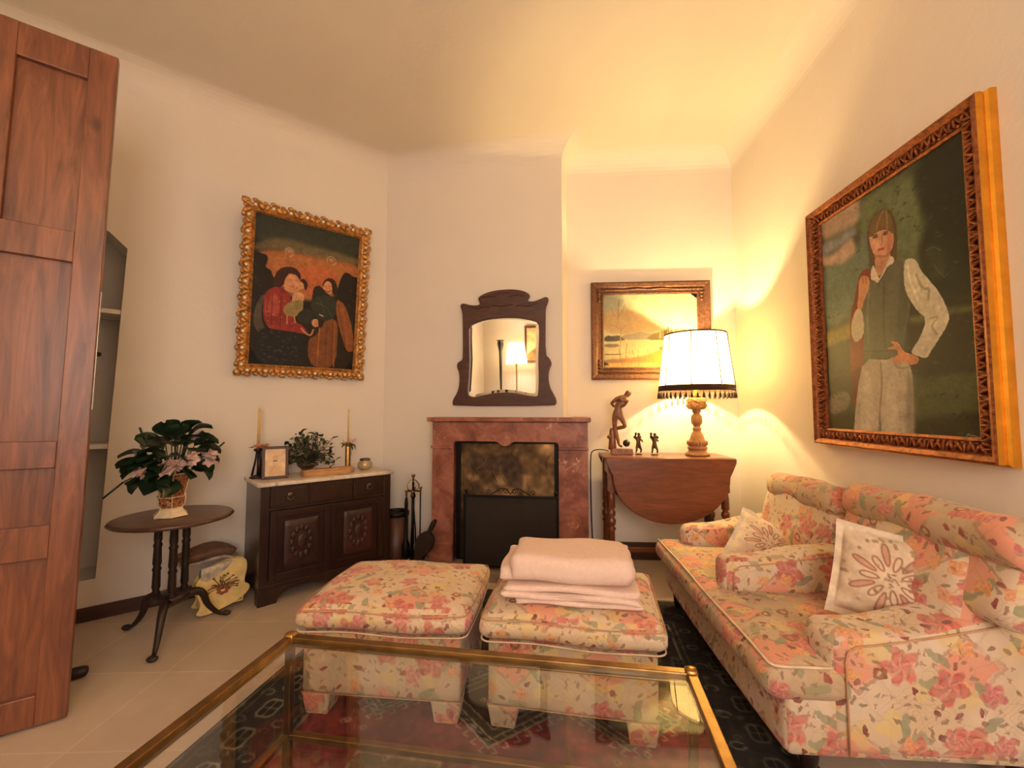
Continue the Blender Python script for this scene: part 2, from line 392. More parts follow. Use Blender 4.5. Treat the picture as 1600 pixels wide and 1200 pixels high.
def copy_tree(o, parent=None):
    n = o.copy(); COL.objects.link(n); n.parent = parent
    for ch in list(o.children): copy_tree(ch, n)
    return n
def plate(name, outline, holes, y0, y1, mat, parent, bev=.003, loc=(0, 0, 0), rot=(0, 0, 0)):
    """flat plate with holes: outline in XZ, thickness y0..y1 (front = y0)"""
    cu = bpy.data.curves.new(name, 'CURVE'); cu.dimensions = '2D'; cu.fill_mode = 'BOTH'
    for ring in [outline]+list(holes):
        sp = cu.splines.new('POLY'); sp.points.add(len(ring)-1)
        for p, (x, z) in zip(sp.points, ring): p.co = (x, z, 0, 1)
        sp.use_cyclic_u = True
    cu.extrude = abs(y1-y0)/2-bev; cu.bevel_depth = bev; cu.bevel_resolution = 2; cu.offset = -bev
    o = bpy.data.objects.new(name, cu); me = bpy.data.meshes.new_from_object(o)
    bpy.data.objects.remove(o); me.transform(Matrix.Rotation(PI/2, 4, 'X')); me.transform(Matrix.Translation((0, (y0+y1)/2, 0)))
    me.name = name; me.materials.clear(); me.materials.append(mat)
    o = bpy.data.objects.new(name, me); COL.objects.link(o); o.parent = parent; o.location = loc; o.rotation_euler = rot
    return o
def smooth_ring(pts, it=2, closed=True):
    for _ in range(it):
        q = []; n = len(pts)
        for i in range(n if closed else n-1):
            a = pts[i]; b = pts[(i+1) % n]
            q.append(tuple(.75*x+.25*y for x, y in zip(a, b))); q.append(tuple(.25*x+.75*y for x, y in zip(a, b)))
        if not closed: q = [pts[0]]+q+[pts[-1]]
        pts = q
    return pts
def frame_ring(name, w, h, prof, mat, parent, m2=None):
    """picture frame: prof = [(outward offset from the inner opening, height towards the viewer)]"""
    mb = MB(); n = len(prof); v = []
    for sx, sz in ((-1, -1), (1, -1), (1, 1), (-1, 1)):
        for o, t in prof: v.append((sx*(w/2+o), -t, sz*(h/2+o)))
    f = []
    for k in range(4):
        k2 = (k+1) % 4
        for i in range(n-1): f.append((k*n+i, k2*n+i, k2*n+i+1, k*n+i+1))
    mb.add(v, f, 0, False)
    return mb.build(name, mat, parent)

# ---------------------------------------------------------------- raster painter (colours of pictures and rug weave, per vertex)
def srgb(a):
    a = np.clip(a/255, 0, 1); return np.where(a <= .04045, a/12.92, ((a+.055)/1.055)**2.4)
def blur(m, r):
    r = int(r)
    if r < 1: return m
    for ax in (0, 1):
        for _ in range(2):
            p = np.pad(m, [(r, r) if a == ax else (0, 0) for a in (0, 1)], mode='edge')
            cs = np.cumsum(p, axis=ax); cs = np.concatenate([np.zeros_like(np.take(cs, [0], ax)), cs], ax); k = 2*r+1
            n = m.shape[ax]
            m = (np.take(cs, range(k, k+n), ax)-np.take(cs, range(0, n), ax))/k
    return m
class Ras:
    def __init__(s, nx, ny, w, h, bg=(0, 0, 0)):
        s.nx, s.ny, s.w, s.h = nx, ny, w, h
        s.x, s.y = np.meshgrid(np.linspace(0, w, nx), np.linspace(0, h, ny)); s.a = np.ones((ny, nx, 3))*np.array(bg, float)
    def put(s, m, col, al=1.0): m = (m*al)[..., None]; s.a = s.a*(1-m)+np.array(col, float)*m
    def poly(s, pts, col, soft=0, al=1.0):
        ins = np.zeros((s.ny, s.nx), bool); n = len(pts)
        for i in range(n):
            (x1, y1), (x2, y2) = pts[i], pts[(i+1) % n]
            if y1 == y2: continue
            cnd = ((s.y >= min(y1, y2)) & (s.y < max(y1, y2))); xi = x1+(s.y-y1)*(x2-x1)/(y2-y1)
            ins ^= cnd & (s.x < xi)
        m = ins.astype(float)
        s.put(blur(m, soft/s.w*s.nx) if soft else m, col, al)
    def dist(s, pts, closed=False):
        d = np.full((s.ny, s.nx), 1e9)
        for i in range(len(pts) if closed else len(pts)-1):
            a = np.array(pts[i], float); b = np.array(pts[(i+1) % len(pts)], float); ab = b-a; L = (ab**2).sum()+1e-12
            t = np.clip(((s.x-a[0])*ab[0]+(s.y-a[1])*ab[1])/L, 0, 1)
            d = np.minimum(d, np.hypot(s.x-a[0]-t*ab[0], s.y-a[1]-t*ab[1]))
        return d
    def line(s, pts, col, wd, closed=False, al=1.0): s.put(np.clip((wd/2-s.dist(pts, closed))/(s.w/s.nx)+.5, 0, 1), col, al)
    def ell(s, cx, cy, rx, ry, col, soft=.15): s.put(np.clip((1-np.hypot((s.x-cx)/rx, (s.y-cy)/ry))/soft, 0, 1), col)
    def mottle(s, amt, sizes=(2, 6, 18)):
        for k in sizes:
            n = blur(np.random.randn(s.ny, s.nx), k); n /= n.std()+1e-9; s.a *= (1+amt*n)[..., None]
    def art(s, items):
        for kind, col, soft, pts in items:
            P = [(u*s.w, v*s.h) for u, v in pts]
            if kind == 'p': s.poly(smooth_ring(P, 1 if soft <= .008 else 2), col, soft*s.w*(.3 if soft <= .012 else .38))
            elif kind == 'l': s.line(smooth_ring(P, 2, False) if len(P) > 2 else P, col, soft*s.w*1.1)
            else: s.ell(P[0][0], P[0][1], abs(P[1][0]-P[0][0])*1.1, abs(P[1][1]-P[0][1])*1.1, col)
    def mesh(s, name, mat, parent, fn, back=.006):
        """fn(u,v) -> point of the top surface; u right, v down"""
        U, V = np.meshgrid(np.linspace(0, 1, s.nx), np.linspace(0, 1, s.ny))
        P = np.stack(fn(U, V), -1).reshape(-1, 3)
        i = np.arange((s.ny-1)*(s.nx-1)); j, k = i//(s.nx-1), i % (s.nx-1); a = j*s.nx+k
        F = np.stack([a, a+s.nx, a+s.nx+1, a+1], 1)
        me = bpy.data.meshes.new(name); me.from_pydata(P.tolist(), [], F.tolist())
        at = me.color_attributes.new('Col', 'FLOAT_COLOR', 'POINT')
        at.data.foreach_set('color', np.concatenate([srgb(s.a).reshape(-1, 3), np.ones((s.nx*s.ny, 1))], 1).ravel().astype(np.float32))
        me.materials.append(mat); me.polygons.foreach_set('use_smooth', [True]*len(me.polygons)); me.update()
        o = bpy.data.objects.new(name, me); COL.objects.link(o); o.parent = parent
        if back:
            so = o.modifiers.new('t', 'SOLIDIFY'); so.thickness = back; so.offset = -1
        return o
def canvas(name, ras, w, h, parent, y, mat='paint', back=.006):
    return ras.mesh(name, MT[mat], parent, lambda U, V: ((U-.5)*w, U*0+y, (.5-V)*h), back)
MT['tan'] = plain('tan_piping', c(200, 150, 112), .8)
MT['brassd'] = plain('dull_brass_leg', c(96, 74, 52), .35, .8)
def bulbm():
    t = NT('lit_bulb'); return t.fin(c(255, 240, 200), .4, **{'Emission Color': (1, .8, .45, 1), 'Emission Strength': 8.0})
MT['bulb'] = bulbm()
MT['brasst'] = plain('worn_brass_rail', c(146, 112, 70), .36, 1.0, .25, 9)
MT['bin'] = wood('bin_wood', c(56, 30, 20), c(104, 60, 42), (16, 16, 1), .45)
# ---------------------------------------------------------------- picture drawings: kind, colour, softness / width, points in canvas units
PORTRAIT=[
 ('p',(58, 62, 45),0,[(-0.103,-0.096),(1.113,-0.01),(1.042,1.043),(-0.19,1.139)]),
 ('p',(150, 128, 112),0.05,[(-0.105,-0.062),(0.342,-0.024),(0.38,0.063),(0.333,0.108),(0.144,0.097),(-0.017,0.084)]),
 ('p',(118, 118, 125),0.04,[(-0.037,0.096),(0.143,0.113),(0.319,0.103),(0.33,0.151),(0.104,0.167),(-0.042,0.162)]),
 ('p',(165, 138, 122),0.03,[(-0.041,0.146),(0.103,0.183),(0.206,0.162),(0.285,0.146),(0.313,0.191),(0.323,0.254),(0.166,0.262),(-0.025,0.2)]),
 ('p',(92, 102, 90),0.05,[(-0.044,0.196),(0.293,0.261),(0.406,0.101),(0.433,0.309),(0.336,0.492),(0.08,0.516),(-0.065,0.496)]),
 ('p',(88, 97, 68),0.06,[(0.369,0.015),(0.506,0.007),(0.697,0.013),(0.756,0.1),(0.766,0.253),(0.777,0.391),(0.648,0.413),(0.583,0.345),(0.595,0.161),(0.475,0.081),(0.4,0.186),(0.346,0.141)]),
 ('p',(28, 32, 25),0.05,[(0.731,-0.011),(1.084,-0.025),(1.076,0.547),(0.862,0.552),(0.772,0.464),(0.719,0.327),(0.806,0.253),(0.751,0.161)]),
 ('p',(45, 50, 38),0.04,[(0.762,0.314),(0.858,0.34),(0.889,0.418),(0.848,0.479),(0.774,0.428)]),
 ('l',(70, 78, 58),0.006,[(0.78,0.343),(0.82,0.339),(0.852,0.362)]),
 ('l',(66, 74, 56),0.005,[(0.815,0.401),(0.836,0.435),(0.868,0.46)]),
 ('p',(32, 30, 24),0.04,[(0.666,0.468),(0.863,0.529),(1.074,0.578),(1.058,0.815),(0.845,0.794),(0.655,0.797),(0.634,0.617)]),
 ('p',(88, 92, 58),0.03,[(0.649,0.561),(0.703,0.565),(0.805,0.56),(1.073,0.588),(1.072,0.598),(0.878,0.584),(0.763,0.596),(0.658,0.588)]),
 ('p',(112, 98, 50),0.03,[(-0.03,0.535),(0.114,0.529),(0.305,0.517),(0.3,0.59),(0.109,0.599),(-0.035,0.609)]),
 ('p',(50, 46, 34),0.03,[(-0.035,0.609),(0.299,0.605),(0.313,0.826),(-0.013,0.816)]),
 ('p',(105, 98, 82),0.02,[(-0.007,0.841),(0.208,0.815),(0.202,0.906),(-0.003,0.939)]),
 ('p',(60, 66, 40),0.04,[(0.642,0.822),(0.788,0.809),(0.899,0.786),(1.059,0.795),(1.05,0.929),(0.837,0.921),(0.646,0.923)]),
 ('p',(36, 34, 24),0.04,[(0.634,0.936),(1.051,0.919),(1.044,1.022),(0.628,1.025)]),
 ('p',(48, 46, 30),0.03,[(-0.004,0.947),(0.263,0.905),(0.255,1.016),(-0.009,1.028)]),
 ('p',(82, 64, 42),0.006,[(0.533,0.104),(0.58,0.13),(0.606,0.171),(0.615,0.217),(0.608,0.276),(0.601,0.332),(0.58,0.34),(0.446,0.324),(0.422,0.312),(0.411,0.256),(0.401,0.207),(0.409,0.169),(0.428,0.128),(0.474,0.103)]),
 ('p',(192, 140, 110),0.006,[(0.456,0.274),(0.558,0.287),(0.567,0.312),(0.528,0.349),(0.473,0.372),(0.448,0.337)]),
 ('p',(208, 152, 122),0.006,[(0.429,0.168),(0.493,0.175),(0.55,0.194),(0.591,0.222),(0.591,0.253),(0.572,0.285),(0.537,0.304),(0.491,0.298),(0.45,0.272),(0.43,0.234),(0.417,0.198)]),
 ('p',(108, 86, 56),0.006,[(0.422,0.185),(0.431,0.142),(0.461,0.112),(0.533,0.108),(0.585,0.152),(0.602,0.216),(0.586,0.226),(0.552,0.197),(0.507,0.186),(0.462,0.184),(0.437,0.193)]),
 ('l',(70, 52, 38),0.006,[(0.446,0.189),(0.477,0.194)]),
 ('l',(70, 52, 38),0.006,[(0.525,0.199),(0.555,0.205)]),
 ('l',(70, 62, 56),0.012,[(0.452,0.199),(0.477,0.203)]),
 ('l',(70, 62, 56),0.012,[(0.527,0.208),(0.55,0.212)]),
 ('p',(186, 124, 98),0.015,[(0.538,0.2),(0.591,0.225),(0.589,0.252),(0.569,0.284),(0.537,0.301),(0.548,0.26)]),
 ('p',(220, 166, 138),0.02,[(0.445,0.202),(0.49,0.218),(0.494,0.252),(0.464,0.25),(0.438,0.224)]),
 ('l',(92, 70, 46),0.006,[(0.498,0.105),(0.449,0.141),(0.426,0.187)]),
 ('l',(148, 120, 80),0.008,[(0.533,0.113),(0.496,0.136),(0.475,0.178)]),
 ('l',(148, 120, 80),0.008,[(0.55,0.118),(0.553,0.154),(0.55,0.193)]),
 ('l',(88, 66, 44),0.006,[(0.578,0.15),(0.595,0.192),(0.6,0.255),(0.593,0.315)]),
 ('l',(88, 66, 44),0.007,[(0.419,0.205),(0.426,0.26),(0.438,0.302)]),
 ('l',(160, 104, 82),0.006,[(0.513,0.202),(0.512,0.242),(0.498,0.241)]),
 ('l',(165, 70, 62),0.012,[(0.484,0.26),(0.518,0.264)]),
 ('l',(170, 118, 95),0.012,[(0.456,0.277),(0.531,0.303),(0.557,0.289)]),
 ('p',(215, 200, 175),0.004,[(0.437,0.31),(0.418,0.337),(0.413,0.368),(0.44,0.375),(0.468,0.397),(0.481,0.38),(0.463,0.354),(0.449,0.324)]),
 ('p',(215, 200, 175),0.004,[(0.477,0.379),(0.514,0.352),(0.542,0.321),(0.56,0.302),(0.587,0.32),(0.585,0.338),(0.538,0.342),(0.506,0.37),(0.481,0.385)]),
 ('p',(112, 42, 34),0.006,[(0.421,0.323),(0.371,0.312),(0.327,0.33),(0.301,0.38),(0.278,0.437),(0.239,0.48),(0.226,0.618),(0.219,0.715),(0.233,0.924),(0.302,0.923),(0.342,0.63),(0.373,0.461),(0.418,0.376)]),
 ('p',(90, 34, 30),0.006,[(0.216,0.747),(0.335,0.711),(0.304,0.781),(0.256,0.871),(0.234,0.838)]),
 ('p',(90, 90, 76),0.006,[(0.412,0.362),(0.393,0.398),(0.348,0.45),(0.332,0.481),(0.347,0.564),(0.331,0.696),(0.432,0.705),(0.526,0.708),(0.609,0.706),(0.625,0.624),(0.66,0.558),(0.674,0.507),(0.642,0.448),(0.655,0.355),(0.597,0.328),(0.583,0.34),(0.54,0.346),(0.493,0.38),(0.468,0.399),(0.44,0.379)]),
 ('p',(74, 76, 64),0.02,[(0.627,0.354),(0.644,0.448),(0.671,0.512),(0.626,0.612),(0.609,0.703),(0.549,0.704),(0.58,0.57),(0.609,0.465)]),
 ('l',(112, 110, 92),0.012,[(0.403,0.4),(0.377,0.501),(0.377,0.634)]),
 ('l',(70, 70, 58),0.01,[(0.513,0.397),(0.493,0.52),(0.495,0.659)]),
 ('l',(74, 72, 60),0.008,[(0.34,0.657),(0.459,0.674),(0.605,0.676)]),
 ('l',(66, 66, 56),0.008,[(0.468,0.399),(0.493,0.381),(0.542,0.346)]),
 ('p',(208, 198, 172),0.006,[(0.647,0.347),(0.68,0.344),(0.721,0.362),(0.74,0.404),(0.788,0.454),(0.838,0.508),(0.878,0.585),(0.871,0.616),(0.819,0.664),(0.771,0.703),(0.748,0.726),(0.704,0.715),(0.658,0.7),(0.677,0.677),(0.719,0.647),(0.761,0.584),(0.715,0.554),(0.669,0.5),(0.637,0.441)]),
 ('l',(165, 155, 130),0.012,[(0.715,0.416),(0.749,0.48),(0.786,0.476),(0.774,0.519)]),
 ('l',(170, 160, 135),0.01,[(0.779,0.587),(0.833,0.584),(0.777,0.614),(0.811,0.646)]),
 ('l',(228, 218, 195),0.012,[(0.668,0.364),(0.674,0.43),(0.718,0.509)]),
 ('p',(198, 142, 108),0.005,[(0.397,0.349),(0.349,0.334),(0.322,0.356),(0.318,0.41),(0.296,0.472),(0.335,0.483),(0.35,0.457),(0.368,0.433),(0.398,0.405),(0.408,0.374)]),
 ('l',(120, 80, 60),0.005,[(0.355,0.343),(0.36,0.371)]),
 ('l',(120, 80, 60),0.005,[(0.379,0.348),(0.379,0.378)]),
 ('p',(205, 192, 165),0.006,[(0.297,0.468),(0.338,0.48),(0.348,0.544),(0.341,0.593),(0.275,0.621),(0.242,0.581),(0.243,0.536),(0.27,0.491)]),
 ('p',(180, 168, 150),0.008,[(0.331,0.69),(0.504,0.712),(0.558,0.7),(0.648,0.733),(0.663,0.798),(0.653,0.923),(0.64,1.112),(0.439,1.131),(0.443,1.008),(0.434,0.905),(0.414,1.009),(0.403,1.134),(0.2,1.153),(0.227,0.988),(0.269,0.824)]),
 ('p',(140, 130, 115),0.02,[(0.629,0.745),(0.67,0.798),(0.649,1.111),(0.581,1.117),(0.616,0.873)]),
 ('p',(198, 186, 166),0.02,[(0.318,0.753),(0.389,0.743),(0.399,0.87),(0.353,1.139),(0.261,1.148)]),
 ('p',(196, 184, 164),0.02,[(0.483,0.79),(0.553,0.779),(0.557,0.924),(0.529,1.122),(0.47,1.128)]),
 ('l',(130, 120, 105),0.01,[(0.457,0.72),(0.462,0.802),(0.434,0.912),(0.427,1.009)]),
 ('l',(140, 130, 112),0.008,[(0.545,0.726),(0.579,0.752),(0.647,0.749)]),
 ('p',(200, 138, 102),0.004,[(0.709,0.72),(0.693,0.741),(0.653,0.743),(0.602,0.725),(0.545,0.731),(0.539,0.724),(0.565,0.713),(0.524,0.715),(0.529,0.708),(0.577,0.699),(0.581,0.689),(0.57,0.674),(0.512,0.67),(0.512,0.664),(0.563,0.659),(0.533,0.644),(0.542,0.64),(0.588,0.65),(0.607,0.682),(0.627,0.693),(0.67,0.705)]),
 ('l',(140, 135, 110),0.004,[(0.926,0.993),(0.934,0.984),(0.941,0.992),(0.953,0.989),(0.963,0.992),(0.982,0.994)]),
]
FAMILY=[
 ('p',(34, 26, 22),0,[(-0.161,-0.032),(1.125,-0.13),(1.124,1.077),(-0.064,1.076)]),
 ('p',(50, 54, 46),0.04,[(-0.047,-0.036),(1.068,-0.048),(1.044,0.151),(0.656,0.164),(0.196,0.149),(-0.012,0.201)]),
 ('p',(105, 92, 66),0.05,[(-0.011,0.213),(0.194,0.126),(0.51,0.139),(1.024,0.154),(1.028,0.209),(0.589,0.228),(0.201,0.209),(-0.007,0.259)]),
 ('p',(168, 105, 62),0.05,[(-0.006,0.27),(0.201,0.209),(0.588,0.215),(1.027,0.195),(1.018,0.32),(0.793,0.458),(0.511,0.544),(0.179,0.488),(0.005,0.396)]),
 ('p',(182, 100, 62),0.05,[(0.356,0.317),(0.592,0.266),(0.817,0.296),(0.611,0.481),(0.454,0.476)]),
 ('p',(32, 26, 24),0.012,[(-0.008,0.247),(0.068,0.263),(0.125,0.264),(0.125,0.318),(0.102,0.345),(0.165,0.365),(0.17,0.394),(0.221,0.435),(0.18,0.5),(0.094,0.57),(0.068,0.783),(0.002,0.857),(0.001,0.513)]),
 ('p',(32, 26, 24),0.012,[(0.796,0.378),(0.836,0.293),(0.883,0.272),(0.945,0.303),(1.036,0.297),(1.037,1.012),(0.976,1.001),(0.888,0.66),(0.776,0.474)]),
 ('p',(34, 32, 28),0.01,[(0.537,0.541),(0.547,0.464),(0.553,0.425),(0.604,0.405),(0.642,0.426),(0.758,0.489),(0.624,0.633),(0.517,0.619)]),
 ('p',(82, 74, 62),0.01,[(0.122,0.51),(0.058,0.575),(0.029,0.671),(0.035,0.74),(0.092,0.804),(0.209,0.83),(0.134,0.766),(0.097,0.687),(0.097,0.605)]),
 ('p',(142, 48, 44),0.008,[(0.104,0.546),(0.134,0.5),(0.193,0.469),(0.254,0.452),(0.321,0.481),(0.363,0.586),(0.388,0.682),(0.483,0.713),(0.53,0.769),(0.428,0.759),(0.28,0.755),(0.163,0.754),(0.112,0.686)]),
 ('p',(165, 72, 58),0.02,[(0.139,0.565),(0.211,0.496),(0.249,0.575),(0.242,0.672),(0.147,0.658)]),
 ('p',(58, 30, 26),0.008,[(0.176,0.453),(0.197,0.378),(0.236,0.338),(0.298,0.316),(0.372,0.314),(0.429,0.355),(0.421,0.4),(0.326,0.352),(0.285,0.401),(0.27,0.458),(0.208,0.472)]),
 ('p',(202, 140, 102),0.006,[(0.279,0.408),(0.323,0.359),(0.393,0.366),(0.417,0.406),(0.388,0.463),(0.324,0.483),(0.279,0.469)]),
 ('l',(120, 70, 50),0.005,[(0.327,0.401),(0.35,0.404)]),
 ('l',(120, 70, 50),0.005,[(0.376,0.4),(0.397,0.404)]),
 ('l',(150, 60, 45),0.006,[(0.343,0.448),(0.367,0.448)]),
 ('p',(204, 148, 108),0.006,[(0.358,0.495),(0.403,0.473),(0.463,0.485),(0.472,0.527),(0.412,0.581),(0.353,0.563)]),
 ('l',(205, 148, 108),0.016,[(0.288,0.471),(0.346,0.488),(0.402,0.466),(0.425,0.443)]),
 ('e',(205, 148, 108),0.005,[(0.429,0.43),(0.475,0.451)]),
 ('p',(50, 26, 22),0.006,[(0.412,0.392),(0.459,0.378),(0.5,0.414),(0.483,0.462),(0.465,0.45),(0.455,0.414)]),
 ('p',(148, 128, 82),0.008,[(0.324,0.557),(0.461,0.519),(0.465,0.606),(0.393,0.654),(0.307,0.651),(0.276,0.615)]),
 ('l',(190, 130, 95),0.012,[(0.319,0.646),(0.321,0.707)]),
 ('l',(190, 130, 95),0.012,[(0.384,0.646),(0.397,0.693)]),
 ('p',(42, 44, 40),0.01,[(0.4,0.632),(0.513,0.569),(0.589,0.637),(0.524,0.694),(0.43,0.69)]),
 ('p',(30, 30, 32),0.015,[(0.102,0.745),(0.249,0.762),(0.445,0.763),(0.521,0.819),(0.542,1),(0.059,1.009),(0.063,0.807)]),
 ('p',(140, 82, 46),0.008,[(0.773,0.48),(0.875,0.512),(0.973,0.692),(0.999,0.852),(0.929,0.87),(0.88,0.793),(0.799,0.629)]),
 ('p',(122, 72, 42),0.01,[(0.671,0.648),(0.798,0.626),(0.821,0.732),(0.812,0.997),(0.551,1),(0.515,0.795),(0.609,0.769)]),
 ('p',(44, 50, 42),0.008,[(0.535,0.523),(0.61,0.475),(0.728,0.466),(0.787,0.492),(0.789,0.623),(0.645,0.67),(0.536,0.592)]),
 ('p',(50, 28, 22),0.006,[(0.63,0.395),(0.672,0.344),(0.745,0.34),(0.791,0.392),(0.79,0.459),(0.741,0.458),(0.728,0.401),(0.674,0.372),(0.646,0.412)]),
 ('p',(200, 140, 100),0.005,[(0.641,0.413),(0.673,0.363),(0.726,0.375),(0.739,0.439),(0.696,0.46),(0.658,0.443)]),
 ('l',(60, 35, 28),0.008,[(0.661,0.436),(0.69,0.452),(0.72,0.431)]),
 ('l',(90, 55, 42),0.004,[(0.658,0.404),(0.677,0.403)]),
 ('l',(90, 55, 42),0.004,[(0.699,0.402),(0.717,0.403)]),
 ('l',(178, 104, 62),0.008,[(0.629,0.684),(0.627,0.977)]),
 ('l',(170, 96, 56),0.008,[(0.782,0.657),(0.792,0.982)]),
 ('l',(92, 50, 34),0.006,[(0.803,0.523),(0.902,0.818)]),
 ('l',(96, 34, 32),0.006,[(0.181,0.512),(0.184,0.726)]),
 ('l',(96, 34, 32),0.006,[(0.26,0.526),(0.263,0.742)]),
 ('l',(184, 84, 66),0.007,[(0.126,0.555),(0.129,0.66)]),
 ('l',(70, 78, 64),0.008,[(0.58,0.536),(0.689,0.549),(0.751,0.62)]),
 ('l',(70, 78, 64),0.006,[(0.612,0.494),(0.676,0.602)]),
 ('l',(95, 55, 35),0.006,[(0.701,0.677),(0.709,0.986)]),
 ('l',(95, 55, 35),0.006,[(0.756,0.672),(0.76,0.984)]),
 ('l',(165, 95, 55),0.008,[(0.859,0.556),(0.925,0.817)]),
 ('e',(200, 140, 102),0.005,[(0.589,0.678),(0.627,0.707)]),
 ('p',(45, 26, 22),0.006,[(0.611,0.641),(0.671,0.648),(0.662,0.7),(0.624,0.713),(0.613,0.673)]),
 ('l',(195, 135, 98),0.014,[(0.57,0.728),(0.552,0.773),(0.495,0.759),(0.458,0.727)]),
 ('l',(200, 170, 130),0.01,[(0.623,0.614),(0.659,0.623)]),
 ('l',(175, 150, 115),0.008,[(0.28,0.237),(0.268,0.209),(0.303,0.184),(0.346,0.201),(0.345,0.234),(0.317,0.247)]),
 ('e',(190, 130, 98),0.005,[(0.31,0.211),(0.335,0.224)]),
 ('l',(175, 150, 115),0.008,[(0.671,0.233),(0.668,0.201),(0.709,0.181),(0.756,0.2),(0.759,0.232),(0.728,0.244)]),
 ('e',(190, 130, 98),0.005,[(0.712,0.211),(0.739,0.225)]),
]
LAKE=[
 ('p',(196, 190, 150),0,[(-0.085,-0.104),(1.12,-0.099),(1.112,1.102),(-0.078,1.112)]),
 ('p',(150, 148, 130),0.08,[(-0.034,-0.039),(0.239,-0.038),(0.22,0.155),(0.12,0.309),(-0.032,0.36)]),
 ('p',(176, 148, 112),0.05,[(-0.012,0.258),(0.149,0.206),(0.3,0.194),(0.441,0.283),(0.68,0.461),(0.601,0.538),(-0.01,0.552)]),
 ('p',(214, 196, 150),0.03,[(0.23,0.206),(0.31,0.155),(0.441,0.245),(0.421,0.283),(0.321,0.219)]),
 ('p',(140, 128, 112),0.01,[(0.201,0.558),(0.341,0.539),(0.401,0.507),(0.461,0.538),(0.541,0.538),(0.621,0.525),(0.68,0.614),(0.201,0.628)]),
 ('p',(70, 66, 62),0.008,[(0.01,0.591),(0.045,0.559),(0.111,0.571),(0.171,0.554),(0.221,0.603),(0.236,0.631),(0.015,0.648)]),
 ('p',(112, 98, 66),0.01,[(0.441,0.621),(0.521,0.551),(0.611,0.512),(0.67,0.5),(0.683,0.411),(0.7,0.487),(0.819,0.474),(0.998,0.499),(1.007,0.625),(0.581,0.629)]),
 ('p',(206, 188, 140),0.01,[(0,0.654),(0.241,0.641),(0.581,0.639),(0.561,0.741),(0.581,0.791),(0.441,0.855),(0.001,0.896)]),
 ('p',(120, 112, 92),0.012,[(0.005,0.674),(0.181,0.673),(0.161,0.724),(0.011,0.718)]),
 ('p',(90, 78, 58),0.006,[(0.011,0.807),(0.202,0.809),(0.202,0.821),(0.011,0.822)]),
 ('p',(186, 122, 56),0.02,[(0.262,0.869),(0.461,0.83),(0.581,0.766),(0.68,0.664),(1.007,0.65),(1.005,1.015),(0.222,1.021)]),
 ('p',(150, 110, 70),0.02,[(0.001,0.883),(0.252,0.869),(0.461,0.855),(0.471,0.918),(0.002,0.947)]),
 ('p',(205, 165, 105),0.015,[(0.002,0.947),(0.461,0.918),(0.68,0.967),(0.422,1.007),(0.002,1.016)]),
 ('p',(104, 84, 48),0.01,[(0.581,0.715),(0.68,0.709),(0.68,0.753),(0.61,0.779)]),
 ('l',(130, 108, 80),0.008,[(0.174,0.078),(0.165,0.258),(0.172,0.36),(0.193,0.513),(0.186,0.666),(0.171,0.743),(0.184,0.895),(0.207,0.958)]),
 ('l',(190, 175, 145),0.004,[(0.172,0.335),(0.189,0.513),(0.183,0.666),(0.171,0.743)]),
 ('l',(140, 118, 92),0.008,[(0.251,0.679),(0.242,0.819),(0.227,0.958)]),
 ('l',(120, 95, 70),0.004,[(0.17,0.36),(0.119,0.283),(0.089,0.193)]),
 ('l',(120, 95, 70),0.004,[(0.172,0.309),(0.22,0.206),(0.24,0.142)]),
 ('l',(120, 95, 70),0.004,[(0.186,0.488),(0.14,0.437),(0.07,0.411)]),
 ('l',(120, 95, 70),0.004,[(0.193,0.488),(0.231,0.437)]),
 ('l',(110, 80, 45),0.006,[(0.367,0.919),(0.37,0.818)]),
 ('l',(110, 80, 45),0.006,[(0.441,0.906),(0.446,0.83)]),
 ('l',(110, 80, 45),0.006,[(0.521,0.867),(0.556,0.993),(0.62,0.892)]),
]
# ================================================================ ROOM
ZC = 3.20                    # flat ceiling height; walls meet it in a cove
YC = R(-7.17)
XR, YB = 1.505, 3.49
PA = (-1.285, 3.43)          # chimney breast / left wall corner
PB = (.146, 3.25)            # free corner of the chimney breast
PC = (.194, YB); PD = (XR, YB); PE = (XR, -1.6); PF = (-2.45, -1.6); PG = (-2.45, .95)
LD = (-math.cos(R(44)), -math.sin(R(44)))
PH = (PA[0]+LD[0]*2.45, PA[1]+LD[1]*2.45)
RING = [PA, PB, PC, PD, PE, PF, PG, PH]
def inset(ring, d):
    n = len(ring); out = []
    for i in range(n):
        a, b, q = Vector(ring[i-1]), Vector(ring[i]), Vector(ring[(i+1) % n])
        e1 = (b-a).normalized(); e2 = (q-b).normalized()
        n1 = Vector((e1.y, -e1.x)); n2 = Vector((e2.y, -e2.x))      # ring runs clockwise: interior on the right
        m = (n1+n2).normalized(); k = d/max(.25, m.dot(n1)); out.append(tuple(b+m*k))
    return out
CV = .15
rings = [(RING, 0.0), (RING, ZC-CV)]
for k in range(1, 9):
    a = PI/2*k/8; rings.append((inset(RING, CV*(1-math.cos(a))), ZC-CV+CV*math.sin(a)))
names = ['wall_chimney', 'wall_recess_side', 'wall_recess', 'wall_right', 'wall_back', 'wall_door_side', 'wall_niche_end', 'wall_left']
NI = dict(s0=1.585, s1=1.95, z0=.22, z1=2.18, z1b=2.08, dep=.26)
def wall_pt(s, z, d=0.0):
    return (PA[0]+LD[0]*s+(-math.sin(R(44)))*d, PA[1]+LD[1]*s+math.cos(R(44))*d, z)
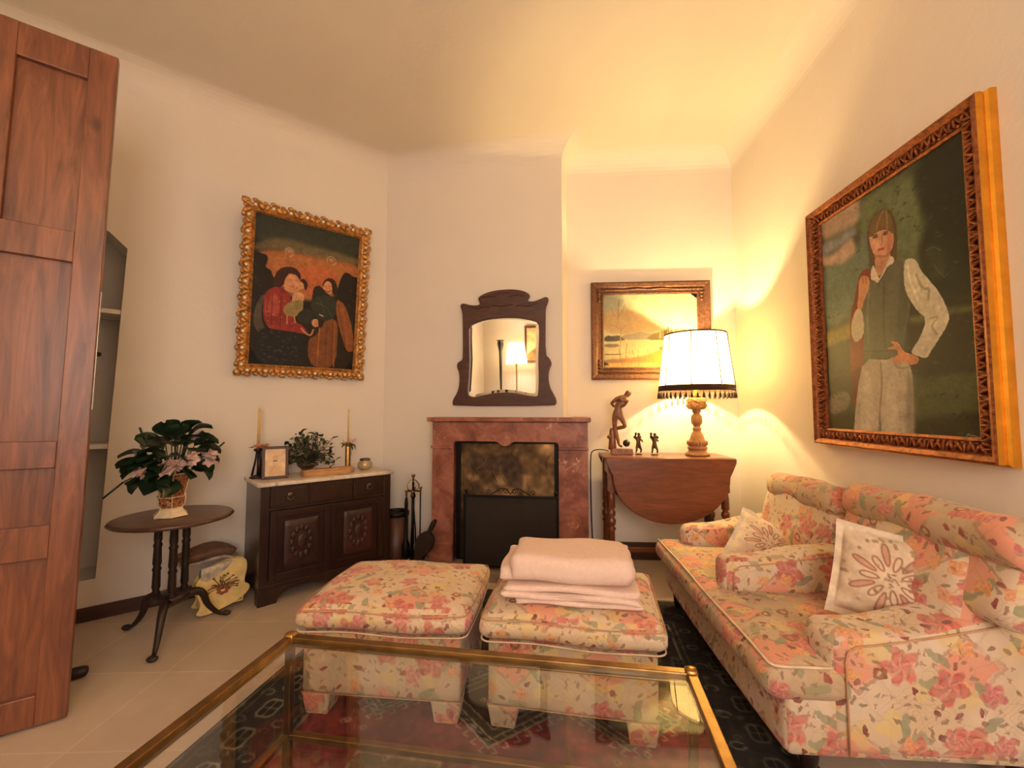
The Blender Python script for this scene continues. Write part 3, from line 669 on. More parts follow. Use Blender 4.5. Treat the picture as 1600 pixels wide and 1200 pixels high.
for i, nm in enumerate(names):
    mb = MB(); j = (i+1) % len(RING); low = 1 if nm in ('wall_left', 'wall_back') else 0
    for k in range(low, len(rings)-1):
        (r0, z0), (r1, z1) = rings[k], rings[k+1]
        mb.add([(*r0[i], z0), (*r0[j], z0), (*r1[j], z1), (*r1[i], z1)], [(0, 1, 2, 3)], 0, k > 1)
    if nm == 'wall_left':                                             # wall face with the niche cut into it
        L = 2.45; q = NI
        for s0, s1, z0, z1 in ((0, q['s0'], 0, ZC-CV), (q['s1'], L, 0, ZC-CV), (q['s0'], q['s1'], 0, q['z0'])):
            mb.add([wall_pt(s0, z0), wall_pt(s1, z0), wall_pt(s1, z1), wall_pt(s0, z1)], [(3, 2, 1, 0)])
        mb.add([wall_pt(q['s0'], q['z0']), wall_pt(q['s0'], 2.09), wall_pt(q['s0']+.06, q['z0'])], [(0, 1, 2)])
        top = [(q['s0']+.0, 2.09), (q['s0']+.08, 2.17), (q['s0']+.16, 2.21), (q['s0']+.2, 2.21), (q['s1']-.07, 2.14), (q['s1'], 2.06)]
        mb.add([wall_pt(s, z) for s, z in top]+[wall_pt(q['s1'], ZC-CV), wall_pt(q['s0'], ZC-CV)], [tuple(range(8))])
        pr = [(q['s0']+.06, q['z0'])]+top+[(q['s1'], q['z0'])]; n = len(pr)
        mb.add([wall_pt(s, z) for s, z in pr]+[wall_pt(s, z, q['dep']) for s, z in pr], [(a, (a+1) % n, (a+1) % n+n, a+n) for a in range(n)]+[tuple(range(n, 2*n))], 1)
    if nm == 'wall_back':                                             # with the opening for the added window
        y = -1.6
        for x0, x1, z0, z1 in ((XR, 1.2, 0, ZC-CV), (-.1, -2.45, 0, ZC-CV), (1.2, -.1, 0, .9), (1.2, -.1, 2.4, ZC-CV)):
            mb.add([(x0, y, z0), (x1, y, z0), (x1, y, z1), (x0, y, z1)], [(0, 1, 2, 3)])
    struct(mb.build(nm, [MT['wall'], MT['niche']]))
mb = MB(); rt = rings[-1][0]; mb.add([(*p, ZC) for p in rt], [tuple(range(len(rt)))]); struct(mb.build('ceiling', MT['ceil']))
mb = MB(); mb.add([(-3.6, -1.7, 0), (1.7, -1.7, 0), (1.7, 3.9, 0), (-3.6, 3.9, 0)], [(0, 1, 2, 3)]); struct(mb.build('floor', MT['floor']))
# skirting boards
def skirt(nm, a, b, h=.075, t=.015):
    a = Vector(a); b = Vector(b); d = (b-a).normalized(); n = Vector((d.y, -d.x)); mb = MB()
    p = [a, b, b+n*t, a+n*t]; v = [(*q, 0) for q in p]+[(*q, h) for q in p]
    mb.add(v, [(0, 1, 2, 3), (7, 6, 5, 4), (0, 4, 5, 1), (1, 5, 6, 2), (2, 6, 7, 3), (3, 7, 4, 0)]); struct(mb.build(nm, MT['baseb'], bevel=.003))
skirt('baseboard_recess', (.36, YB), PD, .13, .018); skirt('baseboard_right', PD, PE, .08)
skirt('baseboard_left', PH, (PA[0]+.0, PA[1]), .075); skirt('baseboard_door', PF, PG, .075); skirt('baseboard_chimney', PA, (-.9, 3.38), .06)
# niche shelves
for k, z in enumerate((.93, 1.70)):
    mb = MB(); s0, s1 = NI['s0']+.002+.06*(2.09-z)/(2.09-.22), NI['s1']-.002
    mb.add([wall_pt(s0, z, 0.0), wall_pt(s1, z, 0.0), wall_pt(s1, z, .25), wall_pt(s0, z, .25), wall_pt(s0, z+.025, 0.0), wall_pt(s1, z+.025, 0.0), wall_pt(s1, z+.025, .25), wall_pt(s0, z+.025, .25)],
           [(0, 1, 2, 3), (7, 6, 5, 4), (0, 4, 5, 1), (1, 5, 6, 2), (2, 6, 7, 3), (3, 7, 4, 0)])
    struct(mb.build('trim_%d' % (k+1), MT['white']))
# unseen window added behind the camera, where the fill light sits
mb = MB()
for x0, x1, z0, z1 in ((-.1, 1.2, .9, .96), (-.1, 1.2, 2.34, 2.4), (-.1, -.04, .96, 2.34), (1.14, 1.2, .96, 2.34), (.53, .57, .96, 2.34), (-.04, 1.14, 1.62, 1.66)):
    mb.box(x0, -1.66, z0, x1, -1.61, z1)
wf = struct(mb.build('window_1', MT['white'], bevel=.004))
mb = MB(); mb.box(-.1, -1.64, .9, 1.2, -1.635, 2.4); g = mb.build('window_pane', MT['winglass'], wf)
# the open panelled door at the left: a leaf of vertical stiles and recessed panels
DA = math.atan2(.115*.8, .13*.8); DA = R(41.5)
door = thing('door_1', None, None, (-1.775, 1.565, 0), DA); door.rotation_euler = (0, R(.95), DA); door['kind'] = 'structure'
DW, DH, DT = .66, 2.60, .042
rails = [(.008, .115), (.60, .72), (.93, 1.03), (1.72, 1.84), (DH-.13, DH)]
mb = MB()
for x0, x1 in ((-.085, 0), (-.36, -.278), (-DW, -DW+.085)): mb.box(x0, 0, .008, x1, DT, DH)
o = mb.build('stile', MT['pine'], door, bevel=.003)
for z0, z1 in rails:
    mb = MB(); mb.box(-.2785, .001, z0, -.0845, DT-.002, z1); mb.box(-DW+.0845, .002, z0, -.3595, DT-.002, z1); mb.build('rail', MT['pine_h'] if 'pine_h' in MT else MT['pine'], door, bevel=.003)
zs = [(.115, .60), (.72, .93), (1.03, 1.72), (1.84, DH-.13)]
for x0, x1 in ((-.2785, -.0845), (-DW+.0845, -.3595)):
    for z0, z1 in zs:
        mb = MB(); mb.box(x0-.005, .024, z0-.005, x1+.005, .032, z1+.005)
        mb.build('panel', MT['pine'], door)
mb = MB(); mb.lathe([(.004, 0), (.009, .004), (.009, .012), (.004, .016)], 12, T=Matrix.Translation((.0, .02, 1.37)) @ Matrix.Rotation(PI/2, 4, 'Y')); mb.build('bolt_knob', MT['iron'], door)
mb = MB(); mb.box(0, .012, 1.15, .003, .03, 1.62); mb.build('strike_plate', MT['silver'], door)
t = thing('door_stop', 'small dark rounded door stop peeking out behind the open door', 'door stop', (-2.0, 1.80, 0), R(40))
mb = MB(); mb.rbox(-.02, 0, .022, .11, .05, .044, .02, 6); mb.build('wedge', MT['dark'], t)

# ================================================================ FIREPLACE
FY = R(-5.9)
fp = thing('fireplace_surround', 'red marble fireplace surround with a thin mantel shelf', 'fireplace', (.305, 3.05, 0), FY)
def arc(cx, cz, r, a0, a1, n=6): return [(cx+r*math.cos(R(a0+(a1-a0)*i/n)), cz+r*math.sin(R(a0+(a1-a0)*i/n))) for i in range(n+1)]
outl = [(-1.126, .06), (-.962, .06), (-.962, .885)]+arc(-.94, .898, .022, 180, 90)+[(-.66, .921), (-.635, .915), (-.61, .895), (-.582, .888), (-.554, .895), (-.53, .915), (-.505, .921)]+arc(-.225, .898, .022, 90, 0)+[(-.203, .885), (-.203, .06), (-.0, .06), (0, 1.06), (-1.126, 1.06)]
plate('facing', outl, [], 0, .05, MT['marble'], fp, .003)
mb = MB(); mb.box(-1.126, .05, .06, -.975, .17, 1.06); mb.box(-.19, .05, .06, 0, .17, 1.06); mb.box(-.975, .05, .925, -.19, .17, 1.06); mb.build('jamb', MT['marble'], fp, bevel=.002)
mb = MB(); mb.box(-.075, .17, .0, .0, .375, 1.06); mb.build('side_return', MT['marble'], fp)
for x0, x1 in ((-1.134, -.963), (-.202, .004)):
    mb = MB(); mb.box(x0, -.012, .868, x1, .004, .888); mb.build('moulding', MT['marble'], fp, bevel=.004)
for x0, x1 in ((-1.14, -.962), (-.203, .006)):
    mb = MB(); mb.box(x0, -.012, .06, x1, .01, .19); mb.build('plinth_block', MT['marble'], fp, bevel=.006)
mb = MB(); ol = [(-1.16, -.035), (.022, -.035), (.022, .385), (-.115, .385), (-.15, .155), (-1.16, .16)]
n = len(ol); mb.add([(x, y, 1.062) for x, y in ol]+[(x, y, 1.094) for x, y in ol], [tuple(range(n-1, -1, -1)), tuple(range(n, 2*n))]+[(i, (i+1) % n, (i+1) % n+n, i+n) for i in range(n)])
mb.build('mantel_shelf', MT['marble_d'] if 'marble_d' in MT else MT['marble'], fp, bevel=.008, seg=3)
mb = MB(); mb.box(-.975, .145, .06, -.19, .16, .93); mb.build('firebox_back', MT['blackplastic'], fp)
h = MB(); h.box(-1.2, -.17, 0.0, -.0, .17, .06); struct(h.build('trim_3', MT['stone'], loc=(.305, 3.05, 0), rot=(0, 0, FY), bevel=.004))
# tapestry panel closing the opening
tp = thing('tapestry_fire_board', 'brown tapestry board filling the fireplace opening behind the black screen', 'fire board', (.305-.582*math.cos(FY)-.07*math.sin(FY), 3.05-.582*math.sin(FY)+.07*math.cos(FY), .062), FY)
ra = Ras(120, 140, .70, .84, (104, 80, 58))
ra.poly([(.0, .0), (.70, 0), (.7, .3), (.5, .25), (.36, .1), (.2, .12), (.05, .05)], (112, 88, 60), .03)
ra.poly([(.05, .03), (.2, .10), (.36, .07), (.44, .1), (.5, .3), (.47, .42), (.38, .3), (.3, .2), (.12, .2)], (78, 62, 52), .01)
ra.poly([(.47, .22), (.7, .22), (.7, .7), (.47, .5)], (140, 110, 76), .01)
ra.line([(.46, .225), (.7, .22)], (120, 94, 62), .008)
for a, b, cx, cy in ((.09, .045, .14, .40), (.06, .05, .30, .27), (.1, .06, .36, .36), (.07, .05, .22, .33), (.06, .04, .1, .25)): ra.ell(cx, cy, a, b, (156, 124, 90), .6)
ra.poly([(.17, .42), (.22, .37), (.3, .36), (.37, .35), (.43, .38), (.42, .42), (.34, .46), (.2, .46)], (176, 142, 108), .006)
for k in range(26):
    x, y = random.random()*.7, random.random()*.5; ra.line(smooth_ring([(x, y), (x+random.uniform(-.06, .06), y+.04), (x+random.uniform(-.06, .06), y+.1)], 2, False), random.choice([(58, 44, 34), (112, 88, 58), (96, 74, 50)]), .008, al=.7)
ra.poly([(0, .5), (.7, .5), (.7, .84), (0, .84)], (50, 38, 30), .03); ra.mottle(.09)
canvas('tapestry', ra, .70, .84, tp, 0, 'tapestry').location = (0, 0, .42)
mb = MB()
for x0, x1, z0, z1 in ((-.375, -.345, 0, .86), (.345, .375, 0, .86), (-.345, .345, 0, .016), (-.345, .345, .842, .86)): mb.box(x0, -.008, z0, x1, .012, z1)
mb.build('board_frame', MT['iron'], tp)
# black mesh screen
sc = thing('fire_screen', 'black iron mesh fire screen with scrolled cresting in front of the fireplace', 'fire screen', (-.227, 3.0, .06), R(-4))
W2 = .328
mb = MB()
for x0, x1, z0, z1 in ((-W2, -W2+.018, .015, .50), (W2-.018, W2, .015, .50), (-W2, W2, .488, .505), (-W2, W2, .02, .036)): mb.box(x0, -.008, z0, x1, .008, z1)
mb.build('screen_frame', MT['iron'], sc, bevel=.002)
def mesh_mat():
    t = NT('dark_fire_mesh'); v = t.coord(scale=(1, 1, 1)); n = t.noise(v, 9, 4, .7)
    w1 = t.N('TexWave', {'Vector': v, 'Scale': 60.0}, bands_direction='X').outputs[1]; w2 = t.N('TexWave', {'Vector': v, 'Scale': 60.0}, bands_direction='Z').outputs[1]
    col = t.mix(t.M('MULTIPLY', n, .5), c(20, 16, 13), c(62, 48, 36)); t.bump(t.M('MAXIMUM', w1, w2), .4, .002); return t.fin(col, .6, .3)
MT['mesh'] = mesh_mat()
mb = MB(); mb.box(-W2+.015, -.002, .03, W2-.015, .002, .492); mb.build('mesh_panel', MT['mesh'], sc)
for sx in (-1, 1):
    mb = MB(); mb.ell((sx*(W2-.02), 0, .527), .013); mb.tube([(sx*(W2-.02), 0, .5), (sx*(W2-.02), 0, .53)], .004); mb.build('finial', MT['iron'], sc)
    mb = MB(); mb.tube([(sx*(W2-.06), -.05, .004), (sx*(W2-.06), -.03, .018), (sx*(W2-.06), 0, .024), (sx*(W2-.06), .03, .018), (sx*(W2-.06), .05, .004)], .006); mb.build('foot', MT['iron'], sc)
mb = MB()
def spiral(cx, cz, r0, turns, a0, sgn, n=28): return [(cx+sgn*r0*(1-.8*i/n)*math.cos(a0+turns*2*PI*i/n), 0, cz+r0*(1-.8*i/n)*math.sin(a0+turns*2*PI*i/n)) for i in range(n+1)]
for sx in (-1, 1):
    mb.tube([(sx*.0, 0, .515), (sx*.03, 0, .548), (sx*.06, 0, .552), (sx*.10, 0, .53), (sx*.14, 0, .508)], .0035, 6)
    mb.tube(spiral(sx*.03, .53, .022, 1.2, 0, sx), .003, 6); mb.tube(spiral(sx*.155, .525, .018, 1.2, 0, -sx), .003, 6)
mb.build('cresting', MT['iron'], sc)
# fire irons on their stand
fi = thing('fire_iron_stand', 'black fire iron stand with hanging tools beside the red fireplace', 'fireplace tools', (-.955, 3.17, 0), R(10))
mb = MB(); mb.lathe([(.052, 0), (.056, .012), (.04, .03), (.018, .05), (.012, .09)], 20); mb.build('base', MT['iron'], fi)
mb = MB(); mb.tube([(0, 0, .05), (0, 0, .62)], .008); mb.lathe([(.012, .5), (.02, .52), (.012, .54)], 12); mb.tube([(-.05, 0, .55), (0, 0, .56), (.05, 0, .55)], .005); mb.tube([(0, -.05, .55), (0, 0, .56), (0, .05, .55)], .005)
mb.build('pole', MT['iron'], fi)
mb = MB(); mb.lathe([(.004, .62), (.008, .635), (.006, .65), (.014, .665), (.017, .672), (.004, .678)], 12); mb.build('knob', MT['brass'], fi)
mb = MB(); mb.tube([(0, .0, .55), (-.035, -.02, .57), (-.04, -.02, .6), (-.02, 0, .63), (0, 0, .64), (.02, 0, .63), (.04, .02, .6), (.035, .02, .57), (0, 0, .55)], .004); mb.build('handle_loop', MT['brass'], fi)
def tool(nm, x, y, top, bot, head):
    mb = MB(); mb.tube([(x, y, bot+.1), (x, y, top-.04)], .005); head(mb, x, y, bot); mb.build(nm, MT['iron'], fi)
    mb = MB(); mb.lathe([(.004, 0), (.008, .02), (.006, .03), (.013, .042), (.013, .048), (.003, .052)], 10, (x, y, top-.045)); o = mb.build('handle', MT['brass'], fi)
tool('shovel', .055, -.02, .585, .07, lambda mb, x, y, b: mb.add([(x-.035, y-.01, b), (x+.035, y-.01, b), (x+.03, y, b+.13), (x-.03, y, b+.13), (x-.03, y-.02, b), (x+.03, y-.02, b), (x+.022, y+.004, b+.12), (x-.022, y+.004, b+.12)], [(0, 1, 2, 3), (4, 5, 1, 0), (7, 6, 5, 4), (1, 5, 6, 2), (0, 3, 7, 4), (2, 6, 7, 3)]))
tool('brush', -.045, -.02, .56, .09, lambda mb, x, y, b: mb.lathe([(.022, 0), (.03, .01), (.028, .09), (.012, .13), (.01, .3), (.014, .38), (.008, .42)], 12, (x, y, b)))
tool('poker', 0, -.052, .56, .05, lambda mb, x, y, b: mb.tube([(x, y, b), (x, y, b+.1), (x, y-.02, b+.06)], .006))
tool('tongs', .0, .05, .57, .06, lambda mb, x, y, b: (mb.tube([(x-.018, y, b), (x-.014, y, b+.2), (x, y, b+.36)], .005), mb.tube([(x+.018, y, b), (x+.014, y, b+.2), (x, y, b+.36)], .005)))
bl = thing('bellows', 'dark wooden bellows leaning on the left leg of the fireplace', 'bellows', (-.845, 3.055, .065), R(-8)); bl.scale = (.8, .8, .8)
for y0, y1, nm in ((-.03, -.018, 'front_board'), (.018, .03, 'back_board')):
    o_ = smooth_ring([(-.012, .02), (.012, .02), (.03, .07), (.075, .15), (.08, .24), (.03, .30), (-.03, .30), (-.08, .24), (-.075, .15), (-.03, .07)], 2)
    plate(nm, o_, [], y0, y1, MT['dark'], bl, .002, rot=(0, R(24), 0), loc=(-.08, .04, 0))
    plate('grip', smooth_ring([(-.012, .29), (.012, .29), (.018, .36), (.016, .42), (-.016, .42), (-.018, .36)], 2), [], y0, y1, MT['dark'], bl, .002, rot=(0, R(24), 0), loc=(-.08, .04, 0))
plate('leather_gusset', smooth_ring([(-.01, .04), (.01, .04), (.065, .16), (.07, .24), (.02, .28), (-.02, .28), (-.07, .24), (-.065, .16)], 2), [], -.019, .019, MT['leather'], bl, .002, rot=(0, R(24), 0), loc=(-.08, .04, 0))
mb = MB(); mb.lathe([(.011, -.06), (.014, .03)], 12); mb.build('nozzle', MT['brass'], bl, rot=(0, R(24), 0), loc=(-.08, .04, .055))
bi = thing('log_bin', 'brown cylindrical log bin with a dark rim between sideboard and fire irons', 'bin', (-1.10, 3.235, 0))
mb = MB(); mb.lathe([(.084, 0), (.088, .01), (.088, .365), (.082, .365), (.08, .02)], 28); mb.build('bin_body', MT['bin'], bi)
mb = MB(); mb.lathe([(.089, .362), (.094, .366), (.094, .392), (.086, .396), (.082, .39), (.082, .36)], 28); mb.build('rim', MT['iron'], bi)

# ================================================================ MIRROR
mi = thing('wall_mirror', 'dark carved wooden wall mirror hanging above the mantel', 'mirror', (-.302, 3.282, 1.62), YC, tilt=R(2.0))
K = .000855
mo = [(85, 1100), (75, 1070), (88, 1030), (120, 985), (140, 920), (146, 850), (140, 790), (118, 740), (130, 705), (165, 690), (178, 660), (178, 300), (172, 240), (155, 200), (162, 175), (190, 172), (260, 195), (330, 195), (340, 175), (320, 140), (335, 115), (400, 85), (480, 70), (560, 66), (640, 68), (720, 82), (780, 110), (795, 135), (770, 170), (778, 182), (830, 185), (890, 165), (935, 148), (958, 165), (952, 200), (935, 240), (930, 290), (925, 655), (960, 685), (982, 735), (960, 780), (948, 850), (960, 930), (990, 990), (1015, 1035), (1020, 1075), (1000, 1100)]
mi_in = [(238, 378), (320, 341), (430, 318), (550, 313), (670, 318), (780, 341), (868, 368), (872, 480), (862, 700), (866, 850), (860, 1005), (840, 1022), (760, 1010), (660, 988), (560, 980), (460, 988), (360, 1006), (280, 1022), (238, 1015), (222, 990), (232, 850), (242, 700), (236, 500)]
cvt = lambda P: [((x-548)*K, (583-y)*K) for x, y in P]
mo, mi_in = cvt(mo), cvt(mi_in)
plate('frame', smooth_ring(mo, 1), [smooth_ring(mi_in, 1)], -.022, .004, MT['mirrorwood'], mi, .005)
mb = MB(); n = len(mi_in); mb.add([(x*1.03, .0, z*1.03) for x, z in mi_in]+[(x*1.03, -.004, z*1.03) for x, z in mi_in], [tuple(range(n)), tuple(range(2*n-1, n-1, -1))]+[(i, (i+1) % n, (i+1) % n+n, i+n) for i in range(n)])
mb.build('backing', MT['dark'], mi)
mb = MB(); inn = [(x*.92, z*.935) for x, z in mi_in]
mb.add([(x*1.01, -.006, z*1.01) for x, z in mi_in]+[(x, -.0085, z) for x, z in inn], [(i, i+n, (i+1) % n+n, (i+1) % n) for i in range(n)]+[tuple(range(n, 2*n))]); mb.build('mirror_glass', MT['mirror'], mi)
mb = MB()
for pts in ([(-.26, .33), (-.20, .30), (-.15, .32), (-.10, .31)], [(-.08, .325), (0, .315), (.08, .325)], [(-.17, .39), (-.1, .40), (-.05, .385)], [(.10, .31), (.15, .32), (.20, .30), (.26, .33)], [(.05, .385), (.1, .4), (.17, .385)], [(-.06, .41), (0, .425), (.06, .41)]):
    mb.tube([(x, -.021, z+.03*0) for x, z in smooth_ring(pts, 2, False)], .006, 6)
mb.build('carving', MT['mirrorwood'], mi)

# ================================================================ PICTURES
# painting of a woman with children and a bearded man, carved gilt frame with mirror studs
W0, H0 = .80, 1.13
rotB = R(44)
hf = thing('family_painting', 'dark religious family painting in a carved gold frame above the sideboard', 'painting', (-1.685, 2.96, 1.955), rotB, tilt=R(5.4))
hf.rotation_euler = (R(5.4), 0, rotB)
cw, ch = .700, 1.01
ra = Ras(210, 300, cw, ch)
ra.art(FAMILY[:8])
for k in range(150):
    u_, v_ = random.choice([random.uniform(0, .2), random.uniform(.84, 1), random.uniform(.55, .75)]), random.uniform(.3, .75)
    if (u_ < .2 and v_ > .30+.5*u_) or (u_ > .84 and v_ > .38) or (.54 < u_ < .72 and v_ > .46): ra.ell(u_*cw, v_*ch, .014, .011, random.choice([(30, 25, 22), (46, 40, 32), (38, 34, 28), (56, 46, 34)]), .8)
ra.art(FAMILY[8:])
for k in range(60):
    x, y = random.uniform(.08, .42)*cw, random.uniform(.76, .98)*ch; ra.ell(x, y, .012, .008, random.choice([(70, 68, 66), (52, 50, 52), (60, 54, 46)]), .9)
for k in range(22):
    x, y = random.uniform(.14, .40)*cw, random.uniform(.5, .76)*ch; ra.ell(x, y, .006, .006, (196, 110, 92), .8)
ra.mottle(.035, (1, 4)); canvas('canvas', ra, cw, ch, hf, -.02)
frame_ring('frame', cw-.012, ch-.012, [(0, .018), (0, .024), (.012, .038), (.018, .032), (.03, .040), (.052, .036), (.062, .018), (.062, -.008), (0, -.008)], MT['goldcarve'], hf)
mb = MB(); studs = []
def around(w, h, step):
    out = []
    for s0, L, fx in ((0, w, lambda t: (-w/2+t, -h/2, 0)), (1, h, lambda t: (w/2, -h/2+t, PI/2)), (2, w, lambda t: (w/2-t, h/2, PI)), (3, h, lambda t: (-w/2, h/2-t, -PI/2))):
        n = max(2, round(L/step))
        for i in range(n): out.append(fx(L*i/n))
    return out
for k, (x, z, a) in enumerate(around(cw+.076, ch+.076, .036)):
    T = Matrix.Translation((x, -.04, z)) @ Matrix.Rotation(-a, 4, 'Y')
    if k % 3 != 1: mb.ell((0, 0, 0), (.017, .012, .024), 7, T=T @ Matrix.Rotation(R(35 if k % 3 else -35), 4, 'Y')); mb.ell((.012, -.002, -.022), (.016, .01, .012), 6, T=T)
    else: studs.append((x, z)); mb.tube([tuple(T @ Vector((.013*math.cos(q), -.002, .013*math.sin(q)))) for q in np.linspace(0, 2*PI, 12)[:-1]], .0045, 5, closed=True); mb.ell((0, 0, -.03), (.02, .01, .013), 6, T=T)
for sx in (-1, 1):
    for sz in (-1, 1): mb.ell((sx*(cw/2+.056), -.035, sz*(ch/2+.056)), (.028, .012, .022), 7, T=Matrix.Identity(4)); mb.tube([(sx*(cw/2+.02), -.04, sz*(ch/2+.02)), (sx*(cw/2+.078), -.035, sz*(ch/2+.074))], [.012, .004], 6)
for x, z, a in around(cw+.006, ch+.006, .02): mb.ell((x, -.040, z), .0055, 4)
mb.build('carving', MT['goldcarve'], hf)
s0 = None
for x, z in studs:
    if s0 is None: mb = MB(); mb.ell((0, 0, 0), (.0095, .006, .0095), 8); s0 = mb.build('stud', MT['pearl'], hf, loc=(x, -.047, z))
    else: s1 = s0.copy(); COL.objects.link(s1); s1.parent = hf; s1.location = (x, -.047, z)

# portrait on the right wall
pt = thing('portrait_painting', 'gilt framed portrait of a person in grey vest on the right wall', 'painting', (1.504, 1.978, 1.592), -PI/2)
FW, FH = .965, 1.282
cw, ch = .795, 1.085
ra = Ras(270, 370, cw, ch); ra.art(PORTRAIT[:18])
rq = random.Random(8)
for k in range(520):
    u_, v_ = rq.random(), rq.random()
    if u_ < .30 and v_ < .45: continue
    col = rq.choice([(70, 78, 52), (40, 46, 34), (92, 98, 64), (54, 60, 42)] if u_ < .62 and v_ < .6 else [(34, 38, 28), (24, 26, 22), (58, 64, 42), (44, 44, 32)])
    x_, y_ = u_*cw, v_*ch; a_ = rq.uniform(-.9, .9); l_ = rq.uniform(.006, .02); ra.line([(x_, y_), (x_+l_*math.cos(a_), y_+l_*math.sin(a_))], col, rq.uniform(.004, .010), al=.55)
ra.a *= 1.12
ra.art(PORTRAIT[18:]); ra.mottle(.03, (1, 4)); canvas('canvas', ra, cw, ch, pt, -.028)
frame_ring('gilt_side_moulding', cw-.01, ch-.01, [(.081, .060), (.083, .046), (.080, .030), (.088, .024), (.090, .014), (.090, 0), (0, 0)], MT['gold'], pt)
mb = MB()
rng = random.Random(3)
for k, (x, z, a) in enumerate(around(cw+.062, ch+.062, .016)):
    T = Matrix.Translation((x, -.045, z)) @ Matrix.Rotation(-a, 4, 'Y')
    mb.ell((0, 0, 0), (.0052, .009, .02), 5, T=T @ Matrix.Rotation(R([20, -20, 35, -35, 0][k % 5]), 4, 'Y'))
for k, (x, z, a) in enumerate(around(cw+.03, ch+.03, .024)): mb.ell((x, -.04, z), (.006, .006, .006), 4)
mb.build('carving', MT['copper'], pt)
frame_ring('carved_moulding', cw-.01, ch-.01, [(0, .026), (0, .034), (.010, .040), (.016, .036), (.05, .044), (.058, .056), (.074, .064), (.081, .060)], MT['copper'], pt)

# lake landscape in the recess
lk = thing('landscape_painting', 'lake and mountain landscape in a brown carved frame behind the table lamp', 'painting', (.842, 3.485, 1.772), 0)
cw, ch = .735, .59
ra = Ras(190, 150, cw, ch); ra.art(LAKE)
for k in range(34):
    x = .60*cw+.40*cw*k/34; h_ = random.uniform(.03, .10)*ch*(1.6 if k == 3 else 1); ra.line([(x, .60*ch), (x, .56*ch-h_)], random.choice([(96, 82, 58), (118, 100, 64), (182, 168, 128)]), .006, al=.8)
for k in range(90):
    x = random.uniform(.25, 1)*cw; y = random.uniform(.80, .98)*ch; ra.line([(x, y), (x+random.uniform(-.008, .008), y-random.uniform(.01, .035))], random.choice([(150, 96, 42), (206, 140, 62), (120, 84, 46)]), .004, al=.7)
ra.mottle(.02, (2, 6)); canvas('canvas', ra, cw, ch, lk, -.014)
frame_ring('frame', cw-.01, ch-.01, [(0, .012), (0, .022), (.012, .026), (.018, .020), (.045, .026), (.06, .036), (.085, .042), (.097, .038), (.098, 0), (0, 0)], MT['brownframe'], lk)
for sz in (-1, 1):
    mb = MB()
    pts = smooth_ring([(-cw/2-.03, -.03, sz*(ch/2+.03)), (-.2, -.03, sz*(ch/2+.028)), (-.1, -.032, sz*(ch/2+.038)), (0, -.03, sz*(ch/2+.03)), (.1, -.032, sz*(ch/2+.04)), (.2, -.03, sz*(ch/2+.028)), (cw/2+.03, -.03, sz*(ch/2+.03))], 2, False)
    mb.tube(pts, [.004+.005*abs(math.sin(i*.5)) for i in range(len(pts))], 6)
    for sx in (-1, 1):
        for q in range(7): mb.ell((sx*(cw/2+.03-.03*q*(q < 4)), -.03, sz*(ch/2+.03-(.028*(q-3) if q > 3 else 0))), (.016, .008, .012), 5)
    mb.build('carving', MT['brownframe'], lk)
# ================================================================ SIDEBOARD and what stands on it
SB = thing('sideboard', 'dark mahogany sideboard with carved doors and a white marble top', 'sideboard', (-1.658, 2.478, 0), R(46))
SW, SD, SH = .82, .39, .713
mb = MB()
mb.box(0, .012, .10, SW, SD, SH-.022)                                # carcass
ap = [(0, .0), (.10, 0), (.115, .05), (.15, .075), (.30, .085), (.36, .055), (.41, .05), (.46, .055), (.52, .085), (.67, .075), (.705, .05), (.72, 0), (.82, 0), (.82, .11), (0, .11)]
mb.prism([(x, z) for x, z in ap], .004, .028)
mb.box(0, SD-.03, 0, .05, SD, .1); mb.box(SW-.05, SD-.03, 0, SW, SD, .1); mb.box(0, .028, 0, .02, .08, .1); mb.box(SW-.02, .028, 0, SW, .08, .1); mb.box(.0, .08, .07, .02, SD-.03, .1)
for x0, x1 in ((0, .05), (.77, .82)): mb.box(x0, 0, .0, x1, .014, SH-.022)
mb.box(.05, .002, .10, .77, .014, .135); mb.box(.05, .002, .545, .77, .014, .56); mb.box(-.004, -.006, .105, SW+.004, .0, .118)
mb.build('carcass', MT['mahog'], SB, bevel=.003)
mb = MB(); mb.rbox(SW/2, SD/2-.005, SH-.011, SW+.035, SD+.015, .022, .005, 4); mb.build('marble_top', MT['wmarble'], SB)
for x0, x1, hd in ((.052, .268, 1), (.272, .548, 0), (.552, .768, 1)):
    mb = MB(); mb.box(x0, -.002, .562, x1, .014, .688); mb.box(x0+.02, -.006, .578, x1-.02, -.002, .672)
    d = mb.build('drawer', MT['mahog'], SB, bevel=.003)
    if hd:
        mb = MB(); xc = (x0+x1)/2; mb.ell((xc, -.008, .632), (.018, .003, .014), 8); mb.tube([(xc-.018, -.01, .632), (xc-.018, -.018, .612), (xc, -.02, .604), (xc+.018, -.018, .612), (xc+.018, -.01, .632)], .003, 6); mb.build('handle', MT['silver'], d)
for x0, x1 in ((.053, .409), (.411, .767)):
    mb = MB(); mb.box(x0, -.001, .137, x1, .014, .543)
    for q in ((x0, .137, x0+.04, .543), (x1-.04, .137, x1, .543), (x0+.04, .137, x1-.04, .175), (x0+.04, .505, x1-.04, .543)): mb.box(q[0], -.010, q[1], q[2], -.001, q[3])
    d = mb.build('door', MT['mahog'], SB, bevel=.003)
    mb = MB(); xc = (x0+x1)/2
    mb.rbox(xc, -.003, .34, .20, .012, .28, .006, 4)
    for i in range(12):
        a = 2*PI*i/12; mb.ell((xc+.055*math.cos(a), -.009, .34+.085*math.sin(a)), (.016, .006, .022), 6)
    mb.ell((xc, -.011, .34), (.03, .008, .045), 8); mb.build('carved_panel', MT['carved'], d)
